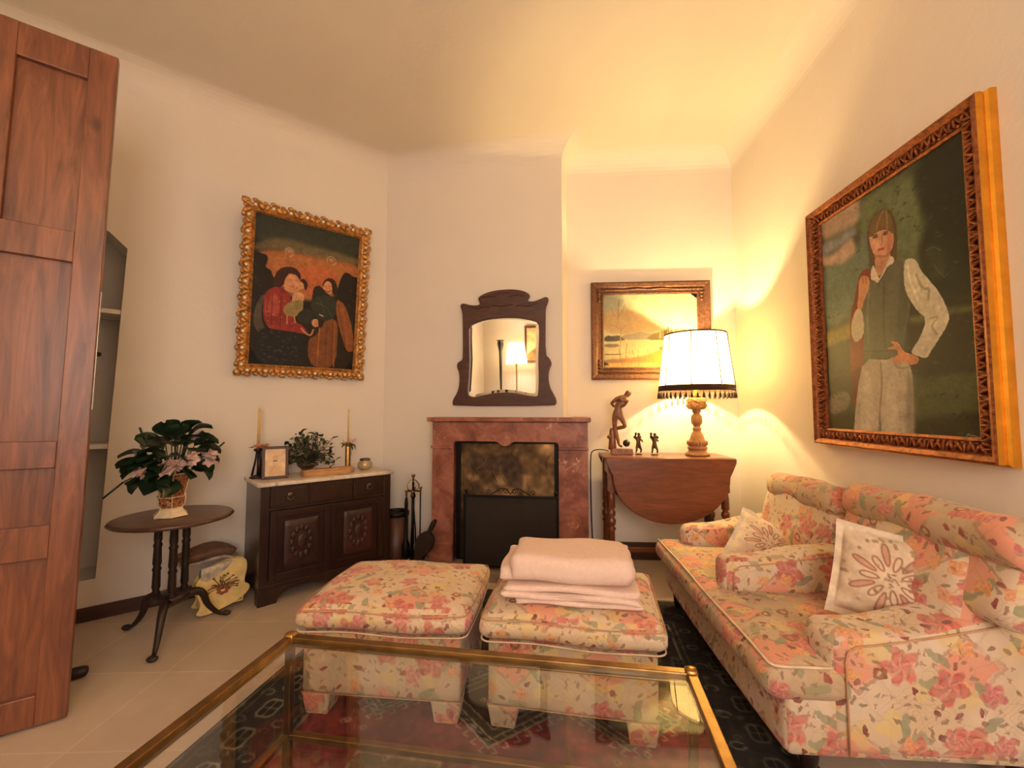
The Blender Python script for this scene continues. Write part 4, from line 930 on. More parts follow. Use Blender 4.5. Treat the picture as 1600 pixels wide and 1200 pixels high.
def on_sb(x, y): return (-1.658+x*math.cos(R(46))-y*math.sin(R(46)), 2.478+x*math.sin(R(46))+y*math.cos(R(46)), SH)
def petals(mb, o, r, n, tiltv, rng, m=0, wd=.5):
    T0 = Matrix.Translation(o) @ Euler((rng.uniform(-.9, .9)+tiltv[0], rng.uniform(-.9, .9)+tiltv[1], rng.uniform(0, 6))).to_matrix().to_4x4()
    for i in range(n):
        T = T0 @ Matrix.Rotation(2*PI*i/n, 4, 'Z')
        mb.grid(lambda u, v: (r*u, r*wd*(v-.5)*math.sin(PI*min(.97, u*.85+.08)), r*.45*u*(1-u*.6)+.12*r*(2*v-1)**2), 4, 4, m, T=T)
def leaf(mb, base, tip, wd, droop, up=(0, 0, 1), m=0, fold=.25, nu=6):
    b = Vector(base); t = Vector(tip); d = t-b; L = d.length
    side = d.cross(Vector(up)).normalized(); nrm = side.cross(d).normalized()
    def fn(u, v):
        w_ = wd*math.sin(PI*min(1, u*.93+.04))**.75; q = 2*v-1
        return tuple(b+d*u+side*(q*w_/2)+nrm*(droop*L*math.sin(PI*u)+fold*wd*q*q*.5))
    mb.grid(fn, nu, 4, m)
rg = random.Random(11)
# left candle holder
def candle_stand(name, label, loc, rz, lean):
    t = thing(name, label, 'candle holder', loc, rz, None)
    mb = MB(); mb.lathe([(.045, 0), (.048, .008), (.03, .016), (.012, .022)], 20); mb.build('base', MT['dark'], t)
    return t
t = candle_stand('candle_holder', 'dark wooden candle holder with peach flowers behind the photo frame', on_sb(-.005+.04, .27), 0, 0)
mb = MB(); mb.tube([(.012, 0, .015), (.008, 0, .17)], [.016, .013], 10); mb.tube([(-.045, .01, .012), (-.022, .005, .10), (-.008, 0, .17)], [.007, .006, .006], 8); mb.lathe([(.012, .165), (.026, .175), (.026, .185), (.014, .19)], 14); mb.build('stem', MT['dark'], t)
mb = MB(); mb.lathe([(.0095, .185), (.009, .36), (.007, .44), (.001, .452)], 12); mb.build('candle', MT['candle'], t)
mb = MB()
for k in range(7):
    a = k*.9; leaf(mb, (0, 0, .185), (.055*math.cos(a), .055*math.sin(a), .185+rg.uniform(-.01, .02)), .026, .2)
mb.build('foliage', MT['leaf'], t)
for dx, dy, dz in ((.03, -.025, .205), (.045, .01, .20), (.012, -.03, .20)):
    mb = MB(); petals(mb, (dx, dy, dz), .026, 6, (0, 0), rg); mb.build('flower', MT['petal2'], t)
# framed photo
pf = thing('photo_frame', 'small framed photo standing at the left end of the sideboard', 'photo frame', on_sb(.11, .155), R(36)); 
mb = MB(); fw, fh = .15, .205
for q in ((-fw/2, 0, -fw/2+.018, fh), (fw/2-.018, 0, fw/2, fh), (-fw/2+.018, 0, fw/2-.018, .018), (-fw/2+.018, fh-.018, fw/2-.018, fh)): mb.box(q[0], -.006, q[1], q[2], .008, q[3])
fr = mb.build('frame', MT['mahogr'] if 'mahogr' in MT else MT['mirrorwood'], pf, bevel=.003, rot=(R(-10), 0, 0))
ra = Ras(60, 80, fw-.03, fh-.03, (236, 204, 170)); ra.ell(.06, .06, .024, .030, (222, 182, 144), .7); ra.poly([(.02, .175), (.03, .12), (.06, .10), (.09, .12), (.10, .175)], (224, 184, 146), .006); ra.mottle(.02)
o = canvas('photo', ra, fw-.03, fh-.03, pf, 0, 'embroid', .003); o.rotation_euler = (R(-10), 0, 0); o.location = (0, .0145, fh/2)
mb = MB(); mb.box(-.012, 0, 0, .012, .004, .12); mb.build('strut', MT['dark'], pf, rot=(R(20), 0, 0), loc=(0, .055, .0))
# long wooden box, bowl of flowers
t = thing('wooden_box', 'long light wooden box lying at the front of the sideboard', 'box', on_sb(.43, .135), R(47))
mb = MB(); mb.rbox(0, 0, .016, .33, .07, .032, .003, 4); mb.build('box_base', MT['lightwood'], t); mb = MB(); mb.rbox(0, 0, .037, .332, .072, .010, .003, 4); mb.build('lid', MT['lightwood'], t)
fb = thing('flower_bowl', 'silver bowl of dried green foliage and pale flowers in the middle of the sideboard', 'flower arrangement', on_sb(.33, .255), 0)
mb = MB(); mb.lathe([(.04, 0), (.042, .008), (.02, .016), (.03, .03), (.06, .055), (.066, .075), (.06, .075), (.03, .04)], 24); mb.build('bowl', MT['silver'], fb)
mb = MB()
for k in range(170):
    a = rg.uniform(0, 2*PI); e = rg.uniform(-.15, 1.3); r_ = rg.uniform(.10, .21); s = (rg.uniform(0, .05)*math.cos(a), rg.uniform(0, .05)*math.sin(a), .07+rg.uniform(0, .05))
    q = (1.05*r_*math.cos(a)*math.cos(e), 1.0*r_*math.sin(a)*math.cos(e)*.8, .075+r_*math.sin(e)*1.05)
    if q[2] < .03: continue
    dn = q[0]*.69-q[1]*.72
    if dn < -.09: q = (q[0]+.69*(-.09-dn), q[1]-.72*(-.09-dn), q[2])
    mb.tube([s, tuple((x+y)/2+.01 for x, y in zip(s, q)), q], .0016, 4, 1)
    b_ = Vector(q); dr = Vector((rg.uniform(-1, 1), rg.uniform(-1, 1), rg.uniform(-.4, .9))).normalized()
    leaf(mb, b_, b_+dr*rg.uniform(.03, .055), rg.uniform(.018, .032), .15, (rg.uniform(-.5, .5), rg.uniform(-.5, .5), 1), rg.choice([0, 1]), nu=4)
mb.build('foliage', [MT['leaf'], MT['leaf2']], fb)
for k in range(9):
    a = rg.uniform(0, 2*PI); e = rg.uniform(.1, 1.2); mb = MB(); petals(mb, (.13*math.cos(a)*math.cos(e), .1*math.sin(a)*math.cos(e)-.02, .09+.13*math.sin(e)), .024, 6, (0, 0), rg); mb.build('flower', MT['petal'] if k % 2 else MT['leaf2'], fb)
# right candle holder
t = candle_stand('candle_holder', 'brass column candle holder with flowers beside the glass jar', on_sb(.605, .245), 0, 0)
mb = MB(); mb.lathe([(.022, .015), (.024, .03), (.019, .04), (.019, .17), (.025, .18), (.027, .19), (.016, .2)], 8, sm=False); mb.build('column', MT['brass'], t)
mb = MB(); mb.lathe([(.0065, .19), (.006, .36), (.004, .435), (.001, .445)], 12); mb.build('candle', MT['candle'], t)
mb = MB()
for k in range(9):
    a = k*.72; leaf(mb, (0, 0, .19), (.055*math.cos(a), .055*math.sin(a), .19+rg.uniform(-.05, .03)), .024, .2)
mb.tube([(.03, -.02, .19), (.036, -.026, .15), (.036, -.026, .11)], .0015, 4); mb.build('foliage', MT['leaf2'], t)
for dx, dy, dz in ((.03, -.02, .205), (-.02, -.03, .2), (.04, .02, .21)):
    mb = MB(); petals(mb, (dx, dy, dz), .024, 6, (0, 0), rg); mb.build('flower', MT['petal'], t)
t = thing('glass_jar', 'small round glass jar at the right end of the sideboard', 'jar', on_sb(.715, .20), 0); t.scale = (1.3, 1.3, 1.3)
def gl2():
    m = NT('thick_jar_glass'); return m.fin(c(214, 190, 146), .12, .35, **{'Transmission Weight': .35})
MT['jar'] = gl2()
mb = MB(); mb.lathe([(.02, 0), (.034, .008), (.042, .026), (.036, .042), (.024, .05), (.026, .053), (.022, .053), (.02, .046)], 24); mb.build('jar_body', MT['jar'], t)
mb = MB(); mb.lathe([(.026, .051), (.030, .054), (.030, .060), (.024, .062), (.024, .052)], 24); mb.build('rim', MT['silver'], t)

# ================================================================ ROUND TRIPOD TABLE, POT PLANT, RACK
RT = thing('tripod_table', 'round dark wooden tripod side table against the left wall', 'side table', (-1.925, 2.175, 0), 0)
mb = MB(); mb.lathe([(.001, .572), (.23, .572), (.258, .580), (.266, .588), (.258, .598), (.25, .6), (.001, .6)], 56); mb.build('table_top', MT['round'], RT)
colp = [(.016, 0), (.020, .01), (.014, .025), (.019, .04), (.017, .12), (.021, .13), (.015, .145), (.020, .16), (.017, .24), (.021, .252), (.015, .265), (.019, .28), (.017, .36), (.022, .372)]
for k in range(3):
    a = R(75+120*k); mb = MB(); mb.lathe(colp, 14, (.068*math.cos(a), .068*math.sin(a), .20)); mb.build('column', MT['dark'], RT)
mb = MB(); mb.lathe([(.02, .14), (.05, .155), (.075, .175), (.082, .19), (.075, .205), (.02, .21)], 20); mb.build('hub', MT['dark'], RT)
for fx, fy in ((.135, -.235), (-.245, .02), (.14, .21)):
    L = math.hypot(fx, fy); dx, dy = fx/L, fy/L
    P = [(.05, .17), (.10, .185), (.145, .165), (L-.09, .10), (L-.055, .05), (L-.02, .018), (L+.015, .014)]
    P = smooth_ring(P, 2, False); nP = len(P)
    mb = MB(); mb.tube([(r*dx, r*dy, z) for r, z in P], [(.026-.016*min(1, i/(nP*.75))) for i in range(nP)], 10)
    mb.ell((fx*1.03, fy*1.03, .014), (.026, .02, .014), 8, T=None); mb.build('leg', MT['dark'], RT)
PP = thing('potted_plant', 'flowering pot plant in a red and gold hexagonal pot on the round table', 'plant', (-1.925, 2.155, .601), R(14))
def pot_mat():
    t = NT('painted_porcelain'); v = t.coord(); n = t.N('TexVoronoi', {'Vector': v, 'Scale': 55.0}, feature='DISTANCE_TO_EDGE').outputs['Distance']
    n2 = t.noise(v, 40, 4)
    col = t.mix(t.M('LESS_THAN', n, .045), t.ramp(n2, [(.4, c(96, 36, 26)), (.55, c(176, 104, 58)), (.62, c(120, 50, 32))]), c(206, 160, 104)); return t.fin(col, .3)
MT['pot'] = pot_mat(); MT['potcream'] = plain('cream_porcelain', c(236, 212, 176), .3)
prof = [(.075, 0), (.078, .006), (.056, .028), (.050, .05), (.062, .062), (.066, .10), (.066, .102), (.058, .106), (.070, .16), (.084, .215), (.088, .222), (.080, .222), (.07, .2)]
mb = MB(); mb.lathe(prof, 6, sm=False); mb.build('pot', MT['pot'], PP)
mb = MB()
for k in range(6):
    a = 2*PI*k/6; mb.tube([(r*math.cos(a), r*math.sin(a), z) for r, z in prof[:11]], .003, 5)
for r, z in ((.077, .004), (.053, .042), (.067, .102), (.087, .22)): mb.tube([(r*math.cos(2*PI*k/6), r*math.sin(2*PI*k/6), z) for k in range(6)], .003, 5, closed=True)
mb.lathe([(.0765, .001), (.079, .006), (.057, .028), (.052, .046), (.050, .046)], 6, sm=False); mb.build('pot_ribs', MT['potcream'], PP)
mb = MB(); mb.lathe([(.001, .205), (.074, .208)], 6); mb.build('soil', MT['dark'], PP)
mb = MB()
rg = random.Random(5)
C, Rr = Vector((.69, .72, 0)), Vector((.72, -.69, 0))                 # along / across the wall, seen from the room
def wl(s, q, z):                                                    # s along the wall (right), q towards the room
    p = Vector((.72, .69, 0))*s+Vector((.69, -.72, 0))*q; rz_ = -R(14)
    return (p.x*math.cos(rz_)-p.y*math.sin(rz_), p.x*math.sin(rz_)+p.y*math.cos(rz_), z)
big = [(-.07, .06, .38), (.06, .06, .38), (-.06, .14, .31), (.09, .12, .33), (-.10, .12, .28), (.0, .05, .41), (-.15, .04, .28), (.04, .14, .22), (.11, .10, .20), (-.18, .08, .25), (-.20, .05, .27), (-.16, .09, .20), (-.19, -.02, .31), (-.12, .1, .33), (-.10, 0, .38), (-.03, .04, .42), (.02, 0, .40), (.05, .03, .43), (.10, .02, .42), (.06, .1, .36), (.13, .04, .36), (.02, .12, .30), (.14, .03, .27), (.12, .08, .24), (-.05, .13, .26), (-.09, .12, .22), (-.14, .06, .16), (-.02, .12, .20), (.0, -.06, .38), (-.08, -.06, .34), (.08, -.06, .36), (.15, .0, .31), (-.13, -.05, .25), (-.11, .08, .30), (0, .08, .36), (-.15, .10, .26), (-.04, .10, .15), (-.17, .0, .22), (-.10, .10, .16)]
for s, q, z in big:
    s += .01; b0 = wl(s*.2, q*.2, .22); md = wl(s*.6, q*.6, .22+(z-.22)*.75+.03); tp_ = wl(s, q, z)
    mb.tube([b0, md], .003, 4); l = Vector(tp_)-Vector(md)
    e = Vector(md)+l.normalized()*max(.11, l.length*1.25)
    leaf(mb, md, e, rg.uniform(.095, .13), rg.uniform(-.05, .25), (rg.uniform(-.6, .6), rg.uniform(-.6, .6), 1), 0, .35)
for s, q, z, l in ((-.12, .02, .40, (-.02, 0, .06)), (.07, 0, .42, (-.03, 0, .05)), (-.19, .06, .20, (-.07, 0, -.07)), (.17, .02, .32, (.05, 0, .05))):
    mb.tube([wl(s, q, z), wl(s+l[0], q, z+l[2])], .005, 6); mb.tube([wl(s*.4, q*.4, .26), wl(s, q, z)], .003, 5)
mb.build('foliage', MT['leaf'], PP)
for s, q, z in ((-.035, .13, .235), (-.005, .14, .255), (.02, .13, .27), (-.02, .13, .28), (.075, .12, .30), (.055, .13, .29), (.145, .06, .31), (.15, .07, .27), (.10, .02, .41), (.125, .01, .40), (-.13, .12, .24)):
    mb = MB()
    for k in range(3): petals(mb, wl(s+rg.uniform(-.012, .012), q+.01, z+rg.uniform(-.012, .012)), .034, 5, (.5, .4), rg, wd=.8)
    mb.build('flower', MT['petal'], PP)

RK = thing('magazine_rack', 'cream painted magazine rack with a floral end panel under the round table', 'magazine rack', (-1.915, 2.325, 0), R(50))
MT['yellow'] = plain('cream_yellow_paint', c(226, 196, 128), .45)
pan = smooth_ring([(.02, .035), (.005, .02), (.02, .004), (.07, .002), (.12, .012), (.19, .03), (.25, .06), (.275, .09), (.268, .115), (.245, .125), (.25, .16), (.262, .20), (.262, .25), (.235, .275), (.17, .272), (.08, .245), (.02, .20), (.0, .15), (.015, .10), (.03, .065)], 2)
plate('end_panel', pan, [], -.006, .006, MT['yellow'], RK, .003, rot=(R(-12), 0, 0), loc=(0, 0, .004))
plate('end_panel', pan, [], -.006, .006, MT['yellow'], RK, .003, rot=(R(12), 0, 0), loc=(0, .14, .004))
mb = MB(); mb.box(.03, .012, .03, .24, .128, .04); mb.box(.03, .012, .03, .04, .128, .10); mb.box(.23, .012, .03, .24, .128, .10); mb.build('rack_floor', MT['yellow'], RK)
mb = MB(); rg = random.Random(21)
for k in range(30):
    a = rg.uniform(-.1, PI+.1); r_ = rg.uniform(.03, .085); cx, cz = .135, .12
    p = [(cx, -.0085, cz), (cx+.5*r_*math.cos(a+.3), -.0085, cz+.5*r_*math.sin(a)+.01), (cx+r_*math.cos(a), -.0085, cz+r_*math.sin(a)*.95)]
    mb.tube(p, .0018, 4, 0); mb.ell(p[2], (.007, .002, .0045), 5, rg.choice([0, 1, 2, 1]))
for k in range(7): a = k*.9; mb.ell((.135+.022*math.cos(a), -.0085, .115+.018*math.sin(a)), (.012, .003, .009), 6, 1)
mb.build('painted_flowers', [plain('painted_stem', c(84, 72, 40)), plain('painted_red', c(158, 78, 52)), plain('painted_ochre', c(180, 130, 70))], RK, rot=(R(-12), 0, 0), loc=(0, 0, .004))
for k, (lb, col, zt, ln) in enumerate((('pale magazine nearest the floral end panel of the rack', c(206, 190, 168), .262, .205), ('dark covered magazine in the middle of the rack', c(92, 84, 80), .25, .2), ('grey magazine at the back of the rack under the leather folder', c(150, 136, 124), .255, .2))):
    t = thing('magazine', lb, 'magazine', (-1.915+.03*math.cos(R(50))-(.045+.027*k)*math.sin(R(50)), 2.325+.03*math.sin(R(50))+(.045+.027*k)*math.cos(R(50)), .042), R(50), 'magazines in the rack under the round table')
    mb = MB(); mb.rbox(ln/2, 0, zt/2-.02, ln, .013, zt-.04, .004, 4, fn=lambda x, y, z: (0, .012*math.sin(2.2*x)*(z+1)/2, .01*x)); mb.build('pages', plain('magazine_cover', col, .5, 0, .3, 25), t)
t = thing('leather_folder', 'curled brown leather folder lying on top of the magazine rack', 'folder', (-2.0, 2.50, .272), R(48))
mb = MB(); mb.rbox(0, 0, .045, .27, .17, .045, .02, 10, fn=lambda x, y, z: (.015*z*x, 0, -.03*x*x+.01*math.sin(3*x+y))); mb.build('folder_cover', MT['leather'], t)
mb = MB(); mb.rbox(.02, -.01, .012, .30, .17, .016, .005, 8, fn=lambda x, y, z: (0, 0, -.028*x*x+.006*math.sin(5*x))); mb.build('papers', MT['paper'], t)

# ================================================================ DROP LEAF TABLE, LAMP, FIGURES
DL = thing('drop_leaf_table', 'walnut drop leaf table with its round leaf hanging down in the recess', 'table', (.85, 3.03, 0), 0)
mb = MB(); mb.rbox(0, .185, .815, .87, .37, .022, .008, 5); mb.build('table_top', MT['oak'], DL)
lf = [(-.428, .822), (-.428, .795), (-.40, .73)]
for k in range(25):
    a = PI+PI*k/24; lf.append((.385*math.cos(a), .70+.312*math.sin(a)))
lf += [(.40, .73), (.428, .795), (.428, .822)]
plate('drop_leaf', lf, [], -.022, -.002, MT['oak'], DL, .005)
plate('drop_leaf', lf, [], .375, .392, MT['oak'], DL, .005)
legp = [(.02, 0), (.024, .02), (.016, .05), (.02, .07), (.023, .2), (.021, .32), (.03, .335), (.018, .35), (.028, .37), (.03, .395), (.016, .41), (.027, .43), (.027, .45), (.017, .465), (.026, .48), (.024, .56), (.019, .575), (.026, .59)]
for x, y in ((-.385, .055), (.375, .055), (-.385, .315), (.375, .315)):
    mb = MB(); mb.lathe(legp, 14, (x, y, 0)); mb.box(x-.024, y-.024, .59, x+.024, y+.024, .804); mb.build('leg', MT['oak'], DL)
mb = MB(); mb.lathe([(.018, .0), (.022, .1), (.022, .5), (.018, .59)], 12, (.27, .09, 0)); mb.box(.25, .07, .59, .29, .11, .72); mb.build('gate_leg', MT['dark'], DL)
mb = MB(); mb.box(-.361, .04, .70, .351, .06, .803); mb.box(-.361, .31, .70, .351, .33, .803); mb.box(-.40, .079, .70, -.38, .291, .803); mb.box(.37, .079, .70, .39, .291, .803); mb.build('apron', MT['oak'], DL)
mb = MB(); mb.box(-.361, .305, .10, .351, .325, .13); mb.build('stretcher', MT['oak'], DL)
TZ = .8265
TL = thing('table_lamp', 'lit table lamp with fringed cream shade and carved wooden base', 'lamp', (1.09, 3.2, TZ), 0)
bp = [(.082, 0), (.084, .008), (.076, .018), (.063, .024), (.06, .04), (.066, .046), (.067, .058), (.058, .064)]
mb = MB(); mb.lathe(bp+[(.062, .07), (.064, .085), (.06, .1), (.054, .106), (.05, .115), (.042, .14), (.03, .165), (.024, .175), (.030, .182), (.030, .192), (.022, .198), (.024, .208), (.034, .23), (.037, .252), (.034, .275), (.024, .292), (.021, .298), (.029, .305), (.030, .316), (.03, .322)], 32)
lb = mb.build('lamp_base', MT['lampwood'], TL)
mb = MB()
for k in range(20): a = 2*PI*k/20; mb.ell((.062*math.cos(a), .062*math.sin(a), .087), (.009, .009, .017), 6, T=None)
for k in range(10): a = 2*PI*k/10; mb.ell((.030*math.cos(a), .030*math.sin(a), .252), (.010, .010, .034), 6)
mb.build('carving', MT['lampwood'], lb)
mb = MB(); mb.rbox(0, 0, .366, .112, .112, .088, .022, 6)
cap = mb.build('carved_block', MT['lampwood'], TL); rg = random.Random(4)
mb = MB()
for k in range(4):
    T = Matrix.Rotation(k*PI/2, 4, 'Z')
    for i in range(5):
        for j in range(4): mb.ell((.004+.0095*i, -.056, .342+.0125*j), (.0055, .005, .006), 5, T=T)
    for p, q, a in ((-.03, .385, .6), (-.018, .352, -.5), (-.035, .35, .9), (-.012, .378, .2)): mb.ell((0, 0, 0), (.016, .005, .007), 6, T=T @ Matrix.Translation((p, -.056, q)) @ Matrix.Rotation(a, 4, 'Y'))
mb.build('grape_carving', MT['lampwood'], cap)
mb = MB(); mb.lathe([(.03, .408), (.034, .418), (.03, .43), (.02, .434), (.016, .46), (.014, .54)], 20); mb.build('socket', MT['brass'], TL)
mb = MB(); mb.tube([(.012, 0, .5), (.05, 0, .56), (.06, 0, .7), (.03, 0, .80), (0, 0, .835)], .0025, 6); mb.tube([(-.012, 0, .5), (-.05, 0, .56), (-.06, 0, .7), (-.03, 0, .80), (0, 0, .835)], .0025, 6)
for k in range(3): a = k*2.094+.4; mb.tube([(0, 0, .835), (.205*math.cos(a), .205*math.sin(a), .858)], .002, 5)
mb.build('shade_carrier', MT['brass'], TL)
mb = MB(); N = 8; n = 64
def sr(a, z):                                                        # gently scalloped eight-panel shade
    t = (z-.475)/(.862-.475); r = .252+(.206-.252)*t; return r
prof = [(sr(0, z), z) for z in np.linspace(.475, .862, 9)]
mb.lathe(prof, 48); mb.f = mb.f[:-2]; mb.m = mb.m[:-2]; mb.s = mb.s[:-2]
sh = mb.build('lamp_shade', MT['shade'], TL)
for (r, z, nm) in ((.207, .862, 'top_trim'), (.2535, .474, 'bottom_trim')):
    mb = MB()
    if nm == 'top_trim': mb.lathe([(r, -.006), (r+.003, -.006), (r+.003, .004), (r, .004)], 48, (0, 0, z))
    else: mb.lathe([(r+.001, -.020), (r+.004, -.020), (r+.001, .020), (r-.002, .020)], 48, (0, 0, z))
    mb.f = mb.f[:-2]; mb.m = mb.m[:-2]; mb.s = mb.s[:-2]; mb.build(nm, MT['trimbrown'], sh)
for k in range(8):
    a = 2*PI*k/8+R(20); mb = MB(); mb.tube([(.255*math.cos(a), .255*math.sin(a), .475), (.209*math.cos(a), .209*math.sin(a), .862)], .0034, 6); mb.build('shade_rib', MT['trimbrown'], sh)
mb = MB(); mb.lathe([(.006, 0), (.003, -.002), (.007, -.014), (.0085, -.03), (.009, -.036)], 7); mb.tube([(0, 0, .022), (0, 0, 0)], .0016, 4); tz = None
for k in range(44):
    a = 2*PI*k/44; p = (.256*math.cos(a), .256*math.sin(a), .440)
    if tz is None: tz = mb.build('tassel', MT['trimbrown'], sh, loc=p)
    else: q = tz.copy(); COL.objects.link(q); q.parent = sh; q.location = p
mb = MB(); mb.ell((0, 0, .60), (.03, .03, .045), 10); mb.build('bulb', MT['bulb'], TL)
TABLE_LIGHT.parent = TL; TABLE_LIGHT.location = (0, 0, .655)

def skinned(name, V, E, Rd, mat, parent, sub=2, loc=(0, 0, 0)):
    me = bpy.data.meshes.new(name); me.from_pydata(V, E, []); me.materials.append(mat)
    o = bpy.data.objects.new(name, me); COL.objects.link(o); o.parent = parent; o.location = loc
    o.modifiers.new('skin', 'SKIN').use_smooth_shade = True
    for i, sv in enumerate(me.skin_vertices[0].data):
        r = Rd[i]; sv.radius = r if hasattr(r, '__len__') else (r, r); sv.use_root = (i == 0)
    b = o.modifiers.new('s', 'SUBSURF'); b.levels = sub; b.render_levels = sub
    return o
ST = thing('ball_player_statue', 'carved wooden statue of a ball player with hands behind his back on the table', 'statue', (.562, 3.22, TZ), 0)
q = .000597
def P(cx, cy, y=0.0): return ((cx-375)*q, y, (1045-cy)*q)
mb = MB(); mb.box(-.075, -.04, 0, .075, .04, .042); mb.build('plinth', MT['statuewood'], ST, bevel=.004)
mb = MB(); mb.lathe([(.03, 0), (.026, .05), (.022, .1), (.02, .14), (.012, .155)], 10, (-.062, .012, .035), sx=1.0); mb.ell((-.085, .0, .125), (.018, .016, .016), 7); mb.build('tree_stump', MT['statuewood'], ST)
mb = MB(); mb.ell(P(432, 908, -.012), .026, 12); mb.build('ball', MT['dark'], ST)
V = [P(325, 545), P(335, 480), P(375, 400), P(405, 362), P(432, 340), P(462, 312), P(490, 275, 0), P(325, 372, .0), P(262, 430, .01), P(305, 470, .028), P(450, 395, -.01), P(410, 460, .02), P(345, 478, .03), P(300, 585, 0), P(298, 720, 0), P(328, 840, 0), P(348, 935, 0), P(385, 952, -.014), P(372, 590, -.008), P(425, 708, -.018), P(345, 728, .012), P(310, 742, .02)]
E_ = [(0, 1), (1, 2), (2, 3), (3, 4), (4, 5), (5, 6), (3, 7), (7, 8), (8, 9), (3, 10), (10, 11), (11, 12), (0, 13), (13, 14), (14, 15), (15, 16), (16, 17), (0, 18), (18, 19), (19, 20), (20, 21)]
Rd = [(.034, .026), (.032, .024), (.040, .028), (.036, .026), (.017, .017), (.026, .026), (.022, .022), .017, .013, .009, .018, .013, .009, .024, .017, .015, .010, .009, .024, .018, .014, .010]
skinned('figure', V, E_, Rd, MT['statuewood'], ST)
def cherub(loc, rz, label, arm):
    t = thing('bronze_cherub', label, 'figurine', loc, rz)
    mb = MB(); mb.lathe([(.024, 0), (.025, .004), (.02, .007)], 16); mb.build('base', MT['bronze'], t)
    s = 1.0
    V = [(0, 0, .068), (0, 0, .09), (.002, 0, .112), (.002, -.002, .128), (.003, -.004, .138), (-.016, 0, .112), (-.026, -.006, .128), (-.022, -.012, .146), (.018, -.003, .108), (.026, -.012, .098), (.024, -.012, .088+arm), (-.012, .002, .055), (-.014, -.004, .034), (-.018, .006, .012), (.012, 0, .052), (.02, -.004, .032), (.017, .008, .012)]
    E = [(0, 1), (1, 2), (2, 3), (3, 4), (2, 5), (5, 6), (6, 7), (2, 8), (8, 9), (9, 10), (0, 11), (11, 12), (12, 13), (0, 14), (14, 15), (15, 16)]
    skinned('figure', V, E, [.013, .012, .013, .007, .013, .007, .006, .005, .007, .006, .005, .010, .007, .005, .010, .007, .005], MT['bronze'], t)
    mb = MB(); mb.ell((.003, -.004, .146), (.011, .011, .012), 10); mb.ell((-.022, -.012, .15), (.009, .008, .011), 8); mb.build('head_and_torch', MT['bronze'], t)
    for sx in (-1, 1):
        mb = MB(); mb.grid(lambda u, v: (sx*(.004+.026*u), .012+.008*u, .112+.030*(v-.3)*math.sin(PI*min(1, .15+u*.8))+.01*u), 5, 5); o = mb.build('wing', MT['bronze'], t); o.modifiers.new('t', 'SOLIDIFY').thickness = .003
    return t
cherub((.683, 3.22, TZ), R(8), 'small bronze cherub figurine nearer the wooden statue', 0)
cherub((.792, 3.20, TZ), R(-14), 'small bronze cherub figurine nearer the lit table lamp', .012)
# lamp cable hanging at the left of the table, wall socket
t = thing('lamp_cable', 'thin black lamp cable hanging from the table beside the fireplace', 'cable')
mb = MB(); mb.tube(smooth_ring([(.50, 3.40, .832), (.45, 3.41, .845), (.38, 3.41, .84), (.362, 3.44, .80), (.365, 3.45, .5), (.372, 3.455, .14), (.40, 3.44, .02)], 2, False), .004, 6); mb.build('cord', MT['blackplastic'], t)
t = thing('wall_socket', 'dark round wall socket low behind the drop leaf table', 'socket', (1.246, 3.488, .353), 0)
mb = MB(); mb.lathe([(.001, 0), (.022, 0), (.024, .006), (.015, .010)], 20, T=Matrix.Rotation(PI/2, 4, 'X')); mb.build('socket_body', MT['blackplastic'], t)
# ================================================================ RUG
RW, RL = 2.06, 2.55
RC, RS = math.cos(R(-5)), math.sin(R(-5))
rx0, ry0 = -1.075, 2.885                                              # back left corner
ra = Ras(370, 430, RW, RL, (46, 44, 42))
CH, TAN, MAR = (44, 42, 40), (132, 122, 104), (118, 48, 54)
def loop(x, y, s, col, wd=.0045):
    k = random.random()*3; ra.line([(x+s*math.cos(q+k), y+s*.7*math.sin(q+k)) for q in (0, .9, 1.8, 2.7, 3.6, 4.5, 5.3)], col, wd)
for k in range(520): loop(random.uniform(.02, RW-.02), random.uniform(.02, RL-.02), random.uniform(.010, .020), random.choice([(92, 88, 80), (74, 70, 64), (110, 104, 92)]), .004)
for d, wd, col in ((.012, .008, TAN), (.045, .005, (98, 92, 82)), (.27, .006, (104, 96, 84)), (.30, .010, TAN)): ra.line([(d, d), (RW-d, d), (RW-d, RL-d), (d, RL-d)], col, wd, True)
FT = .93; f0, f1 = .31, RW-.31
ra.poly([(f0, FT), (f1, FT), (f1, RL-.31), (f0, RL-.31)], MAR)
def hexm(cx, cy, s, col, inner):
    Q = [(cx+b*s, cy+a*s) for a, b in [(-.75, -.35), (-.5, -.55), (.5, -.55), (.75, -.35), (.75, .35), (.5, .55), (-.5, .55), (-.75, .35)]]
    ra.poly(Q, inner); ra.line(Q, col, .010, True); ra.line([(cx-s*.5, cy), (cx+s*.5, cy)], col, .005); ra.line([(cx, cy-s*.7), (cx, cy+s*.7)], col, .005)
for k in range(16):
    y = .13+.155*k
    hexm(.135, y, .062, TAN, (34, 30, 28)); hexm(RW-.135, y, .055, (84, 79, 71), (38, 35, 32))
    for x in (.225, RW-.225, .06, RW-.06): loop(x, y+.07, .026, (112, 106, 92), .006)
for k in range(1, 12):
    for y in (.14, .40, .66): hexm(.14+.16*k, y, .045, (80, 76, 68), (38, 35, 32))
